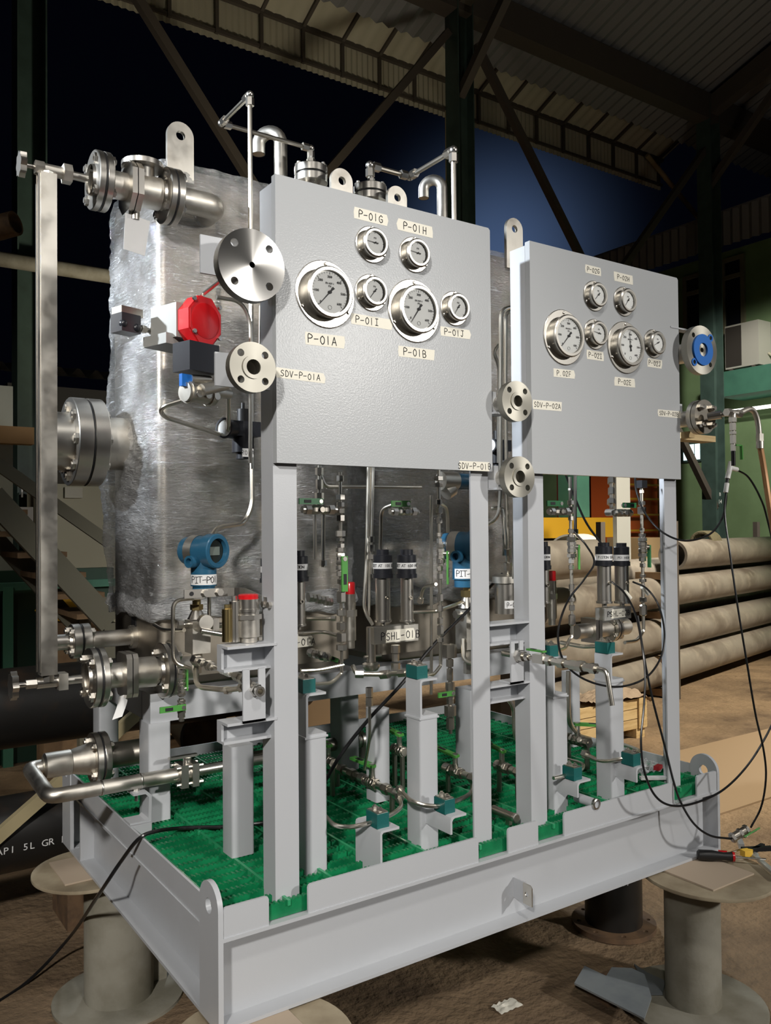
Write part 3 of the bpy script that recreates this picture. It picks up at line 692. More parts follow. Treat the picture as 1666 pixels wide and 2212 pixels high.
# level gauge column between them
p = G(93, 420, .655); q = G(93, 700, .655); xg = (G(84,1300,.655).x + p.x)/2
t = thing('level_gauge', 'tall thin steel level gauge column standing free at the far left between two valves', 'level gauge', (xg,.67,zl), None)
m = M(); xa = xg; m.box(xa,xa+.042,.655,.695,zl+.022,zu-.016); obj('column', m, SATIN, t)
m = M(); m.box(xa-.006,xa,.658,.668,zl+.03,zu-.02); m.box(xa-.006,xa,.682,.692,zl+.03,zu-.02); obj('side_rail', m, STEEL, t)
m = M(); m.box(xa-.002,xa,.668,.682,zl+.03,zu-.02); label_part(obj('sight_strip', m, DARKST, t), 'dark sight strip between the side rails')
for zz in (zl+.015, zu-.02):
    m = M(); m.hexa((xa+.022,.675,zz-.012),(xa+.022,.675,zz+.012),.016); obj('union_nut', m, STEEL, t)
# big nozzle on the tank's left side
Y = 1.0; z, X = xline(Y, 170, 955); s = 1/ppm(V((X(180),Y,z)))
t = thing('bolted_nozzle', 'big shiny blind flange with many bolts on the left side of the wrapped tank', 'flange', (X(180),Y,z), 'flanges on the left side of the tank')
f = pair(t, (X(181),Y,z), X_, 95*s, .045, 8, 12*s, ph=0)
m = M(); m.cyl((X(105),Y,z),(X(150),Y,z),62*s,seg=36); obj('blind_boss', m, STEEL, t)
m = M(); m.cyl((X(214),Y,z),(X(270),Y,z),58*s,seg=32); obj('neck', m, SATIN, t)
# nozzle lower, deeper
z, X = xline(Y, 178, 1384); s = 1/ppm(V((X(180),Y,z)))
t = thing('bolted_nozzle', 'smaller bolted flange and pipe behind the lower flanged valve', 'flange', (X(180),Y,z), 'flanges on the left side of the tank')
pair(t, (X(172),Y,z), X_, 37*s, .026, 4, 9*s, ph=PI/4); m = M(); m.cyl((X(118),Y,z),(X(160),Y,z),17*s); obj('stub', m, STEEL, t); 
m = M(); m.cyl((X(196),Y,z),(X(281),Y,z),18*s,seg=24); m.cyl((X(278),Y,z),(X(284),Y,z),20*s,seg=24); m.cyl((X(280),Y,z),(X(330),Y,z),26*s,seg=24); obj('pipe', m, SATIN, t)
# drain line: flange, reducer, elbows, long thin pipe in front
Yd = .915; z, X = xline(Yd, 208, 1637); s = 1/ppm(V((X(208),Yd,z)))
t = thing('drain_pipe', 'stainless drain line bending round the left rear corner, with flange and reducer', 'pipe', (X(150),Yd,z), None)
pair(t, (X(212),Yd,z), X_, 54*s, .02, 4, 9*s, ph=PI/4); m = M(); m.cyl((X(228),Yd,z),(X(335),Yd,z),27*s,seg=20); label_part(obj('pipe', m, DARKST, t), 'dark pipe running back to the tank')
m = M(); m.cyl((X(152),Yd,z),(X(196),Yd,z),25*s,35*s,seg=24); obj('reducer', m, SATIN, t)
m = M(); m.lathe((X(92),Yd,z), X_, [(0,0),(0,20*s),(.006,26*s),(X(151)-X(92),26*s),(X(151)-X(92),0)], 24); obj('cap_pipe', m, SATIN, t)
xe = X(62); z2, X2 = xline(.655, 105, 1722); r = 14.5*s
m = M(); m.tube([(X(100),Yd,z),(xe,Yd,z),(xe,.655,z2),(X2(420),.655,z2)], r, .03, 14); obj('small_pipe', m, SATIN, t)
m = M()
for px in (215, 300): m.lathe((X2(px),.655,z2), X_, [(0,r),(.001,r+.0012),(.005,r+.0012),(.006,r)], 16)
obj('weld_bead', m, STEEL, t, 3)
m = M(); m.cyl((X2(425),.655,z2),(X2(600),.655,z2),r*.75); obj('small_pipe', m, STEEL, t)
# valve on that pipe
v = V((X2(402),.655,z2)); t = thing('small_valve', 'small stainless clamp valve on the drain line above the green grating', 'valve', v, None)
m = M(); m.box(v.x-.028,v.x-.006,v.y-.03,v.y+.03,v.z-.036,v.z+.03); m.box(v.x+.006,v.x+.026,v.y-.03,v.y+.03,v.z-.036,v.z+.03); obj('body', m, STEEL, t)
for dz in (-.026,.022):
    for dy in (-.022,.022):
        m = M(); m.cyl((v.x-.04,v.y+dy,v.z+dz),(v.x+.04,v.y+dy,v.z+dz),.005,seg=8); obj('bolt', m, STEEL, t)
m = M(); m.cyl((v.x,v.y,v.z+.02),(v.x,v.y,v.z+.045),.012); m.box(v.x-.055,v.x+.03,v.y-.008,v.y+.008,v.z+.045,v.z+.052); obj('handle', m, STEEL, t)
# C bracket under the pipe at the skid's left edge
zt_ = z2 - r - .004; xb = X2(308)
t = thing('pipe_bracket', 'small grey C-shaped bracket with a bolt holding the drain line at the left edge', 'bracket', (xb,.655,B+.266), None)
x1 = xb + .012
pr = [(x1-.06,B+.268),(x1,B+.268),(x1+.002,zt_-.012),(x1-.01,zt_),(x1-.05,zt_),(x1-.05,zt_-.006),(x1-.016,zt_-.006),(x1-.006,zt_-.016),(x1-.008,B+.28),(x1-.016,B+.274),(x1-.06,B+.274)]
m = M(); m.plate(pr, [], (0,.625,0), X_, Z_, (0,.06,0)); obj('channel', m, GREY, t)
m = M(); m.hexa((xb-.02,.655,zt_),(xb-.02,.655,zt_+.008),.011); m.cyl((xb-.02,.655,zt_-.03),(xb-.02,.655,zt_+.02),.005); obj('bolt', m, STEEL, t)
m = M(); m.box(x1-.06,x1,.62,.69,B+.238,B+.267); obj('foot', m, GREY, t)
# ---------------------------------------------------------------- tubing, fittings, valves
def S(p): return 1/ppm(p)
def tubing(name, label, pts, rpx, bend=.03, nuts=(), cat='tube', mt=None, group='stainless tubes', ncol=None):
    P = [G(*q) if not isinstance(q, Vector) else q for q in pts]; s = S(P[0]); r = rpx*s
    t = thing(name, label, cat, P[0], group); m = M(); m.tube(P, r, bend, 10); obj('tube', m, mt or TUBE, t)
    for i, f, L, k in nuts:      # segment index, fraction, length px, radius px
        a = P[i].lerp(P[i+1], f); d = (P[i+1]-P[i]).normalized(); m = M(); m.hexa(a-d*L*s/2, a+d*L*s/2, k*s); obj('nut', m, ncol or STEEL, t)
    return t, P, s
def lever(t, c, off, d, L, w, h0, mt=LEVER, drop=0):
    off, d = V(off).normalized(), V(d).normalized(); side = off.cross(d); a = V(c) + off*h0
    m = M(); m.cyl(V(c), a+off*w*.2, w*.3, seg=10); obj('stem', m, STEEL, t)
    m = M(); th = w*.13; prof = [(-w*.35,-th),(L*.2,-th),(L*.34,-th+drop),(L,-th+drop),(L,th+drop),(L*.33,th+drop),(L*.19,th),(-w*.35,th)]
    m.plate(prof, [], a - side*w*.42, d, off, side*w*.84)
    o = obj('lever', m, mt, t)
    m = M(); m.obox(a + d*L*.62 + off*(th+drop+.0006), d, side, off, L*.16, w*.22, .0005); label_part(obj('grip_pad', m, INK, o), 'black window on the green grip')
def ballvalve(label, c, ax, off, d, rpx, Lpx, lever_px, wpx, s, group='green lever ball valves', mt=LEVER, drop=0, hpx=15, lo=(0,0,0)):
    ax = V(ax).normalized(); t = thing('ball_valve', label, 'valve', c, group); L = Lpx*s; r = rpx*s
    u = V(off).normalized(); v = ax.cross(u)
    m = M(); m.lathe(c-ax*L*.5, ax, [(0,0),(0,r*.8),(L*.12,r*1.08),(L*.36,r*1.08),(L*.4,r*.95),(L*.6,r*.95),(L*.64,r*1.08),(L*.88,r*1.08),(L,r*.8),(L,0)], 8, PI/8); m.cyl(c, c+u*r*1.5, r*.6, seg=12); obj('body', m, DARKST if group.endswith('grating') or mt is LEVERD else STEEL, t)
    for k in (-1, 1):
        m = M(); m.hexa(c+ax*k*L*.5, c+ax*k*L*.78, r*1.12); m.cyl(c+ax*k*L*.78, c+ax*k*L*.95, r*.75, seg=12); obj('end_nut', m, STEEL, t)
    lever(t, c+V(lo), off, d, lever_px*s, wpx*s, hpx*s, mt, drop); return t
def riser(px, Y, label, rows, tail, tube_top):
    p0 = G(px, tube_top, Y); s = S(p0); t = thing('tubing_riser', label, 'tubing', p0, 'vertical tubing risers below the panels')
    z = lambda py: G(px, py, Y).z
    P = [p0, V((p0.x, Y, z(tail[0][1])))] + [G(*q) for q in tail[1:]]
    m = M(); m.tube(P, 3.7*s, .035, 10); obj('tube', m, TUBE, t)
    for k, (a, b, r) in enumerate(rows):
        zb, zc = z(b), z(a); h = (zc-zb)*.12
        m = M(); m.lathe((p0.x,Y,zb), Z_, [(0,0),(0,r*s*.62),(h,r*s*1.08),(zc-zb-h,r*s*1.08),(zc-zb,r*s*.62),(zc-zb,0)], 6, .3+.25*(k%3)); obj('fitting', m, STEEL, t)
    return p0, s, z
YA = .25
p, s, z = riser(735,YA,'tubing riser with stacked fittings just right of the first angle post', [(1026,1041,7.5),(1067,1081,10),(1084,1096,8),(1097,1110,9),(1111,1127,9),(1145,1160,10),(1162,1170,9),(1173,1184,8),(1232,1246,9),(1250,1262,8),(1274,1303,10),(1315,1331,9.5),(1343,1362,10),(1365,1388,10.5),(1391,1406,11)],
   [(735,1455),(735,1456,YA),(718,1475,YA-.02),(668,1479,.17)], 1020)
ballvalve('ball valve with hanging green lever on the riser nearest the first angle post', V((p.x,YA,z(1207))), Z_, -Y_, -Z_, 9.5, 30, 70, 17, s)
ballvalve('dark levered ball valve on the side branch of the riser beside the first angle post', G(690,1101,YA), X_, -Y_, -X_, 10, 44, 52, 15, s, mt=LEVERD, hpx=6, lo=Z_*.022)
p, s, z = riser(948,.22,'tubing riser between the black switch caps and the second angle post', [(1028,1039,10),(1042,1053,9),(1078,1091,6.5),(1095,1110,8),(1118,1131,6.5),(1150,1160,6),(1162,1175,6),(1206,1218,7),(1222,1234,6),(1238,1252,6),(1281,1301,6.5),(1306,1322,6),(1334,1349,6.5),(1351,1374,7),(1377,1388,6.5)],
   [(950,1432),(952,1438,.22),(938,1457,.2),(910,1463,.13)], 1015)
ballvalve('ball valve with hanging green lever beside the right blue transmitter', V((p.x+.004,.22,z(1196))), Z_, -Y_*.7+X_*.7, -Z_, 8.5, 26, 66, 16, s)
ballvalve('horizontal ball valve with green lever above the two black switch caps', G(873,1105,.24), X_, -Y_, -X_, 8.5, 38, 42, 15, s, hpx=6, lo=Z_*.022+X_*.008)
p, s, z = riser(1232,.24,'tubing riser just right of the third angle post', [(1054,1060,5),(1080,1091,6.5),(1094,1110,7),(1114,1125,5.5),(1142,1152,5.5),(1154,1160,6),(1206,1218,6),(1220,1231,5.5),(1261,1277,5.5),(1290,1300,6),(1306,1320,6),(1327,1352,7)],
   [(1231,1375),(1231,1380,.24),(1222,1400,.22),(1198,1409,.14)], 1030)
ballvalve('ball valve with bright green lever on the riser right of the third angle post', V((p.x+.003,.24,z(1182))), Z_, -Y_*.6+X_*.8, -Z_, 9.5, 28, 48, 14, s)
ballvalve('horizontal ball valve with dark green lever at the top of the third post riser', G(1208,1105,.24), X_, -Y_, -X_, 8, 34, 42, 14, s, mt=LEVERD, hpx=6, lo=Z_*.026)
p, s, z = riser(1386,.2,'tubing riser near the fourth angle post, ending in a black square knob', [(1058,1066,5),(1082,1092,7),(1094,1112,8.5),(1140,1149,5),(1152,1160,7),(1203,1213,7),(1216,1226,6),(1240,1247,6),(1250,1258,7),(1262,1270,5),(1290,1302,7),(1306,1331,7.5)],
   [(1388,1362),(1388,1366,.2),(1378,1384,.18),(1350,1388,.16)], 1050)
pk = V((p.x,.2,z(1046))); m = M(); m.box(pk.x-.014,pk.x+.014,.186,.214,pk.z-.013,pk.z+.013); single('square_knob', m, BLACKP, 'black square knob topping the riser near the fourth angle post', 'knob')
ballvalve('ball valve with dark green lever hanging on the rightmost riser', V((p.x+.002,.2,z(1182))), Z_, X_*.9-Y_*.4, -Z_, 9, 26, 44, 13, s, mt=LEVERD)
ballvalve('horizontal ball valve with dark lever left of the rightmost riser', G(1345,1108,.2), X_, -Y_, X_, 8, 30, 36, 13, s, mt=LEVERD, hpx=6, lo=Z_*.026)
c = G(1321,1107,.22); m = M(); m.cyl(c+V((0,-.02,0)), c+V((0,.02,0)), .012); single('end_plug', m, STEEL, 'round steel plug facing front under the right panel', 'plug')
# ---------------------------------------------------------------- pressure switches
def pswitch(label, px, Y, yt, ys, yc, yb, rc, rcy, words, part=0):
    c = G(px, yc, Y); s = S(c); z = lambda py: G(px,py,Y).z; t = thing('pressure_switch', label, 'switch', (c.x,Y,z(yb)), 'black capped pressure switches')
    P = lambda py: V((c.x,Y,z(py)))
    m = M(); m.lathe(P(yc), Z_, [(0,0),(0,rc*s*1.08),(z(yc-9)-z(yc),rc*s*1.08),(z(yc-9)-z(yc),rc*s*.98),(z(ys)-z(yc)-.002,rc*s*.98),(z(ys)-z(yc),rc*s*.92),(z(ys)-z(yc),rc*s*.66),(z(yt)-z(yc),rc*s*.66),(z(yt)-z(yc),0)], 28); cp = obj('cap', m, BLACKP, t)
    zb_, zc_ = z(ys+30), z(ys+17); m = M(); m.lathe((c.x,Y,zb_), Z_, [(0,rc*s*1.0),(zc_-zb_,rc*s*1.0)], 28); lb = obj('white_label', m, PAPER, cp)
    rr = rc*s*1.0 + .0004; cu = bpy.data
    ang0 = math.atan2(CAM.x-c.x, -(CAM.y-Y)) ; zz = (zb_+zc_)/2; pw = .43*rr
    for i, ch in enumerate(words):
        if ch == ' ': continue
        a = -.42 + (i-len(words)/2+.5)*.205; n = V((math.sin(a),-math.cos(a),0)); u = V((math.cos(a),math.sin(a),0))
        text(ch, V((c.x,Y,zz)) + n*rr, u, Z_, pw, INK, lb, 'lettering', .0002) if part == 0 else None
    m = M(); m.cyl(P(yb), P(yc), rcy*s, seg=28); m.cyl(P(yb), P(yb-4), rcy*s*1.15, seg=28); cy_ = obj('cylinder', m, STEEL, t)
    h = V((c.x,Y,z((yc*.55+yb*.45)))) + V((-.0,-rcy*s,0))*.9; m = M(); m.lathe(h, (-.1,-1,0), [(0,.006),(.006,.006),(.006,.0035),(.001,.0035),(.001,0)], 14); obj('port', m, DARKST, t)
    m = M(); m.cyl(P(yb+8), P(yb), rcy*s*.35, seg=12); obj('stem', m, STEEL, t)
    return t
def block(label, xa, xb, ya, yb, Y, words, tx, ty, tw, th, sz=.9):
    a, b = G(xa,ya,Y), G(xb,yb,Y); t = thing('manifold_block', label, 'manifold', ((a.x+b.x)/2,Y,b.z), 'taped switch manifolds')
    zb = (G(xa,yb,Y).z+b.z)/2; zt = (a.z+G(xb,ya,Y).z)/2
    m = M(); m.box(a.x,b.x,Y,Y+.04,zb,zt); obj('block', m, SATIN, t)
    c = G(tx,ty,Y); s = S(c); hw, hh = tw*s*.55, th*s/2
    m = M(); m.plate([(-hw,-hh),(hw-.003,-hh+.002),(hw,hh*.2),(hw-.006,hh),(-hw+.004,hh),(-hw,0)], [], c, X_, Z_, (0,-.0006,0)); tp = obj('tape_label', m, TAPE, t, 0)
    hand(words, c+V((0,-.0006,0)), X_, Z_, hh*1.3*sz, INK, tp); return t
YS = .33
pswitch('pressure switch with label SET AT 100 LOW on the PSHL-01B block', 827,YS+.02,1187,1198,1248,1343,21,16,'SET AT 100 LOW')
pswitch('pressure switch with label SET AT 600 HIGH on the PSHL-01B block', 879,YS+.02,1187,1198,1248,1343,21,14,'SET AT 600 HIGH')
block('steel manifold block with tape PSHL-01B under two black switch caps',808,904,1352,1388,YS,'PSHL-01B',866,1372,70,26)
pswitch('pressure switch with label PISTON half hidden by the first angle post', 645,YS+.02,1189,1201,1255,1352,21,14,'PISTON ')
pswitch('pressure switch peeping out left of the first angle post', 584,YS+.02,1195,1206,1258,1352,21,14,'PISTON')
block('steel manifold block with tape ending 01A beside the first angle post',560,672,1372,1401,YS,'PSHL-01A',640,1388,78,24)
pswitch('pressure switch with label PISTON SET on the PSHL-02B block', 1305,.22,1172,1180,1222,1303,18.5,15,' PISTON SET  ')
pswitch('pressure switch with label PSI HIGH on the PSHL-02B block', 1343,.22,1173,1181,1222,1303,17,15,'PSI HIGH ')
block('steel manifold block with tape PSHL-02B behind the black hoses',1306,1364,1312,1338,.2,'PSHL-02B',1337,1325,42,20,.82)
pswitch('pressure switch peeping out right of the third angle post', 1174,.3,1170,1180,1230,1303,16,12,'PISTON')
# ---------------------------------------------------------------- red capped relief valves
def relief(label, px, Y, yt, yb, rp, capf=.18):
    c = G(px,yb,Y); s = S(c); z = lambda f: G(px, yt+(yb-yt)*f, Y).z; t = thing('relief_valve', label, 'valve', c, 'red capped relief valves'); r = rp*s; P = lambda f: V((c.x,Y,z(f)))
    m = M(); m.lathe(P(capf), Z_, [(0,0),(0,r*.95),(z(.02)-z(capf),r*.95),(z(0)-z(capf),r*.8),(z(0)-z(capf),0)], 20); label_part(obj('cap', m, RED, t), 'red cap')
    m = M(); m.cyl(P(.42), P(capf), r, seg=24); m.cyl(P(.36), P(.3), r*1.08, seg=24); obj('bonnet', m, STEEL, t)
    m = M(); m.hexa(P(.52), P(.42), r*1.25); obj('nut', m, STEEL, t)
    m = M(); m.cyl(P(.88), P(.52), r*1.05, seg=24); m.cyl(P(1), P(.88), r*.8, seg=24); obj('body', m, SATIN, t); return t, c, s
relief('relief valve with bright red cap behind the riser beside the first angle post',757,.5,1257,1400,12)
relief('relief valve with red cap right of the third angle post',1193,.42,1233,1350,10)
t, c, s = relief('bulky relief valve with red ring standing on the upper channel shelf',537,.085,1283,1387,23,.1)
for dx, h in ((-46,.5),(-30,.62)):
    q = G(537+dx,1386,.085); m = M(); m.cyl(q, q+Z_*.1*h*1.5, 11*s, seg=20); m.cyl(q+Z_*.1*h*1.5, q+Z_*.1*h*1.7, 6*s, seg=6); obj('side_body', m, BRASS if dx < -40 else STEEL, t)
# ---------------------------------------------------------------- blue transmitters
def transmitter(label, px, py, Y, words, k=1, strap=True):
    c = G(px,py,Y); s = S(c)*k; t = thing('pressure_transmitter', label, 'transmitter', c-Z_*80*s, 'blue pressure transmitters'); n = V((.42,-.9,0)).normalized(); u = V((-n.y,n.x,0)); u = V((.9,.42,0)).normalized()
    m = M(); m.lathe(c-n*52*s, n, [(0,0),(0,27*s),(4*s,30*s),(16*s,30*s),(18*s,33*s),(70*s,33*s),(70*s,37*s),(92*s,37*s),(94*s,35*s),(94*s,27*s),(84*s,26*s)], 36); obj('housing', m, BLUE, t)
    m = M(); m.lathe(c+n*31*s, n, [(0,26.5*s),(0,0)], 30); w = obj('display_window', m, DARKGAP, t)
    m = M(); m.obox(c+n*31.6*s, u, Z_, n, 15*s, 9*s, .5*s); obj('lcd', m, mat_lcd, w)
    m = M(); m.lathe(c-n*30*s, n, [(0,34*s),(22*s,34*s)], 36); label_part(obj('name_plate', m, SATIN, t), 'steel name plate band')
    e = c - u*30*s - Z_*22*s; m = M(); m.lathe(e+u*10*s, -u, [(0,13*s),(26*s,13*s),(26*s,8*s),(14*s,7*s),(14*s,0)], 20); obj('conduit_port', m, BLUE, t)
    m = M(); m.cyl(c-Z_*75*s, c-Z_*20*s, 28*s, 27*s, seg=28); m.cyl(c-Z_*92*s, c-Z_*70*s, 24*s, seg=28); obj('neck', m, BLUE, t)
    a = c - Z_*62*s - Y_*29*s; m = M(); m.sheet(lambda i,j: c - Z_*(72-22*j)*s + V((math.sin((i-.5)*2.5-.3),-math.cos((i-.5)*2.5-.3),0))*29*s, 14, 1); lb = obj('tape_label', m, PAPER, t)
    for i, ch in enumerate(words):
        an = (i - (len(words)-1)/2)*.30 - .30; nn = V((math.sin(an),-math.cos(an),0)); uu = V((math.cos(an),math.sin(an),0))
        hand(ch, c - Z_*61*s + nn*29.1*s, uu, Z_, 13*s, INK, lb)
    return t, c, s
mat_lcd = mat('grey_lcd', (.16,.19,.17), .3)
t1, c1, s1 = transmitter('blue transmitter with tape PIT-P0 left of the first angle post', 440,1190,.5,'PIT-P01')
t2, c2, s2_ = transmitter('blue transmitter with tape PIT-P, partly behind the second angle post', 1003,1180,.5,'PIT-P02',.95)
# strap bracket from the first post to the left transmitter
a = G(392,1281,.46); b = G(515,1276,.46); e = V((.159,.075,b.z)); s = S(a); t = thing('strap_bracket', 'flat perforated steel strap below the left blue transmitter, bolted to the first angle post', 'bracket', a, 'steel mounting straps')
P = fillet([V((a.x,.44,b.z)), V((.262,.44,b.z)), V((.155,.075,b.z))], .07); m = M(); ns = []
for i, p in enumerate(P):
    d = (P[min(i+1,len(P)-1)]-P[max(i-1,0)]).normalized(); ns.append(V((d.y,-d.x,0))*.002)
for i in range(len(P)-1):
    p, q, e, f = P[i], P[i+1], ns[i], ns[i+1]; h = Z_*.0115; m.hull8([p+e-h, q+f-h, q-f-h, p-e-h, p+e+h, q+f+h, q-f+h, p-e+h])
obj('strap', m, STEEL, t)
m = M(); zz = b.z
for f in (.10,.62): m.lathe((a.x+.2*f,.4375,zz), -Y_, [(0,.006),(.0008,.006),(.0008,0)], 12)
q0, q1 = P[-1], P[-4]; dn = ns[-1].normalized(); m.lathe(P[-1].lerp(P[6],.3)+dn*.0022, dn, [(0,.006),(.0008,.006),(.0008,0)], 12)
obj('dark_hole_discs', m, INK, t)  # solid black discs stand in for the shade inside the strap holes
for dx in (.06,.10):
    m = M(); p = V((a.x+dx,.438,zz)); m.hexa(p, p-Y_*.008, .010); obj('bolt', m, STEEL, t)
for y in (.058,.088):
    m = M(); p = V((.159,y,zz-.006)); m.hexa(p, p-X_*.008, .008); obj('bolt', m, STEEL, t)
# valve manifold under a transmitter
def manifold(label, px, yt, yb, Y):
    c = G(px,(yt+yb)/2,Y); s = S(c); z = lambda py: G(px,py,Y).z; t = thing('valve_manifold', label, 'manifold', (c.x,Y,z(yb)), 'transmitter manifolds'); H = yb-yt
    P = lambda f: V((c.x,Y,z(yt+H*f)))
    m = M(); m.cyl(P(.12),P(0),9*s); m.hexa(P(.17),P(.08),14*s); label_part(obj('brass_nut', m, BRASS, t), 'brass coloured nut')
    m = M(); m.cyl(P(.32),P(.17),20*s,10*s,seg=20); obj('cone', m, STEEL, t)
    m = M(); m.box(c.x-18*s,c.x+22*s,Y-.03,Y+.03,z(yb-H*.12),z(yt+H*.34)); obj('body', m, SATIN, t)
    m = M(); q = P(.36)+V((.008,-.03,0)); m.cyl(q, q-Y_*.02, 16*s, seg=22); obj('boss', m, SATIN, t)
    m = M(); q = P(.5)+V((.012,-.03,0)); m.cyl(q, q-Y_*.05, 5*s); m.cyl(q-Y_*.045-X_*.03+Z_*.006, q-Y_*.045+X_*.045-Z_*.012, 5.5*s); obj('tee_handle', m, STEEL, t)
    m = M(); q = P(.4)+V((-.02,0,0)); m.cyl(q, q-X_*.03, 6*s); m.hexa(q-X_*.02, q-X_*.034, 9*s); obj('side_valve', m, STEEL, t)
    m = M(); q = P(.45)+V((.024,-.01,0)); m.cyl(q, q+X_*.05, 6*s); m.box(q.x+.012,q.x+.03,Y-.03,Y+.0,q.z-.012,q.z+.022); obj('side_valve', m, STEEL, t)
    m = M(); m.hexa(P(1.04),P(.9),12*s); m.hexa(P(1.22),P(1.07),10*s); obj('drain_nut', m, STEEL, t); return t
manifold('steel valve manifold below the left blue transmitter and strap',425,1295,1425,.5)
manifold('steel valve manifold below the right blue transmitter, by the second angle post',1010,1262,1420,.5)
# ---------------------------------------------------------------- red actuator group on the left
c = G(443,694,.40); s = S(c); n = V((.30,-.954,0)); u = V((.954,.30,0)); t = thing('valve_actuator', 'bright red end cap actuator with grey body, left of the left panel', 'actuator', c-Z_*.06, None)
m = M(); R = 52*s; o = []
for k in range(8):
    a = PI/8 + k*PI/4; o += [(R*.93*math.cos(a), R*1.10*math.sin(a))]
m.plate(o, [], c, u, Z_, -n*.045); m.lathe(c, n, [(-.002,R*.78),(.004,R*.74),(.007,R*.6),(.007,0)], 32); m.plate([(a*.93,b*.93) for a,b in o], [], c+n*.003, u, Z_, -n*.01); label_part(obj('end_cap', m, RED, t), 'red octagonal end cap')
for du, dz in ((-.62,.83),(-.62,-.52),(.72,.70),(.72,-.62)):
    m = M(); p = c + u*R*du + Z_*R*dz + n*.003; m.hexa(p, p+n*.006, 5*s); obj('bolt', m, STEEL, t)
m = M(); m.obox(c-n*.10-u*.02+Z_*.002, u, n, Z_, R*.62, .055, R*.72); m.obox(c-n*.11-u*.03-Z_*R*.75, u, n, Z_, R*.8, .05, R*.22); label_part(obj('body', m, WHITE if False else mat('pale_grey_casting', (.30,.30,.285), .45), t), 'pale grey body')
m = M(); m.obox(c-u*18*s-Z_*84*s-n*.01, u, n, Z_, 40*s, .035, 31*s); label_part(obj('switch_box', m, BLACKP, t), 'black limit switch box')
q = c - u*50*s - Z_*136*s; m = M(); m.obox(q, u, n, Z_, 16*s, .006, 13*s); label_part(obj('blue_tag', m, BLUEB, t), 'blue tag')
m = M(); m.cyl(q-u*6*s-Z_*24*s, q+u*72*s-Z_*24*s, 21*s, seg=22); m.cyl(q+u*2*s-Z_*24*s, q+u*10*s-Z_*24*s, 24*s, seg=22); m.cyl(q+u*56*s-Z_*24*s, q+u*64*s-Z_*24*s, 24*s, seg=22); m.cyl(q+u*10*s+Z_*6*s, q+u*62*s+Z_*10*s, 9*s); m.cyl(q+u*20*s-Z_*20*s+n*.03, q+u*85*s+Z_*0*s+n*.03, 13*s); m.cyl(q+u*80*s-Z_*14*s, q+u*118*s-Z_*14*s, 12*s); obj('ball_valve_body', m, SATIN, t)
for k in (0,1,2):
    m = M(); p = q+u*(16+k*24)*s-Z_*28*s+n*.024; m.lathe(p, n, [(0,9*s),(.006,8*s),(.006,0)], 12); obj('boss', m, STEEL, t)
c = G(272,693,.52); s = S(c); t = thing('exhaust_valve', 'small black valve block with grey top hanging left of the red actuator', 'valve', c, None)
m = M(); m.obox(c-Z_*8*s, u, n, Z_, 24*s, .025, 20*s); m.ball(c+u*-18*s-Z_*12*s+n*.02, 9*s); m.ball(c+u*14*s-Z_*16*s+n*.02, 10*s); obj('body', m, BLACKP, t)
m = M(); m.obox(c+Z_*18*s+u*4*s, u, n, Z_, 27*s, .022, 9*s); label_part(obj('cover', m, DARKST, t), 'dull steel cover')
m = M()
for k, (a, r) in enumerate(((28,6),(38,9),(50,6),(62,9),(76,7))): m.hexa(c+u*a*s-Z_*10*s, c+u*(a+12)*s-Z_*11*s, r*s)
obj('fitting', m, STEEL, t)
def regulator(label, px, py, Y, words, k=1):
    c = G(px,py,Y); s = S(c)*k; t = thing('air_regulator', label, 'regulator', c-Z_*60*s, 'black air regulators')
    m = M(); m.cyl(c-Z_*48*s, c+Z_*18*s, 24*s, seg=24); m.cyl(c-Z_*62*s, c-Z_*46*s, 15*s, seg=20); m.obox(c+Z_*2*s, X_, Y_, Z_, 32*s, 22*s, 16*s); obj('body', m, BLACKP, t)
    m = M(); m.cyl(c+Z_*18*s, c+Z_*46*s, 13*s, seg=20); m.cyl(c+Z_*46*s, c+Z_*60*s, 4*s, seg=8); obj('knob', m, BLACKM, t)
    m = M(); m.lathe(c-X_*28*s+V((0,-.01,0)), (-.85,-.5,0), [(0,20*s),(26*s,20*s),(27*s,22*s),(30*s,22*s),(30*s,18*s)], 26); g = obj('dial_case', m, BLACKP, t)
    m = M(); m.lathe(c-X_*28*s+V((0,-.01,0)), (-.85,-.5,0), [(28*s,18.5*s),(28*s,0)], 24); obj('dial', m, DIAL, g)
    m = M(); q = c-Z_*50*s-Y_*24.6*s; m.plate([(-13*s,-9*s),(13*s,-9*s),(13*s,9*s),(-13*s,9*s)], [], q, X_, Z_, (0,-.0006,0)); lb = obj('tape_label', m, PAPER, t)
    hand(words, q-Y_*.0006, X_, Z_, 9*s, INK, lb)
regulator('black air regulator with tape R01A below the flange beside tape SDV-P-01A',525,930,.62,'R01A')
regulator('black air regulator glimpsed between the panels above the lower flange',1076,965,.5,'R02A',.75)
c = G(1000,1040,.45); s = S(c); t = thing('solenoid_valve', 'blue and steel solenoid valve under the left panel near the second angle post', 'valve', c, None)
m = M(); m.cyl(c-X_*70*s*.3, c+X_*20*s, 17*s, seg=20); obj('coil', m, BLUE, t); m = M(); m.cyl(c-X_*60*s, c-X_*20*s, 20*s, seg=20); m.cyl(c-X_*48*s-Z_*26*s, c-X_*30*s-Z_*16*s, 16*s); obj('body', m, SATIN, t); m = M(); m.cyl(c+X_*20*s, c+X_*62*s, 17*s, seg=20); obj('barrel', m, SATIN, t)
c = G(1092,1325,.42); s = S(c); t = thing('filter_pot', 'cylindrical steel filter with tape P-02 between the second and third angle posts', 'filter', c, None)
m = M(); m.cyl(c, c+Z_*72*s, 22*s, seg=28); obj('bowl', m, STEEL, t); m = M(); m.lathe(c+Z_*66*s, Z_, [(0,20*s),(0,28*s),(14*s,28*s),(18*s,22*s),(18*s,0)], 28); obj('collar', m, SATIN, t)
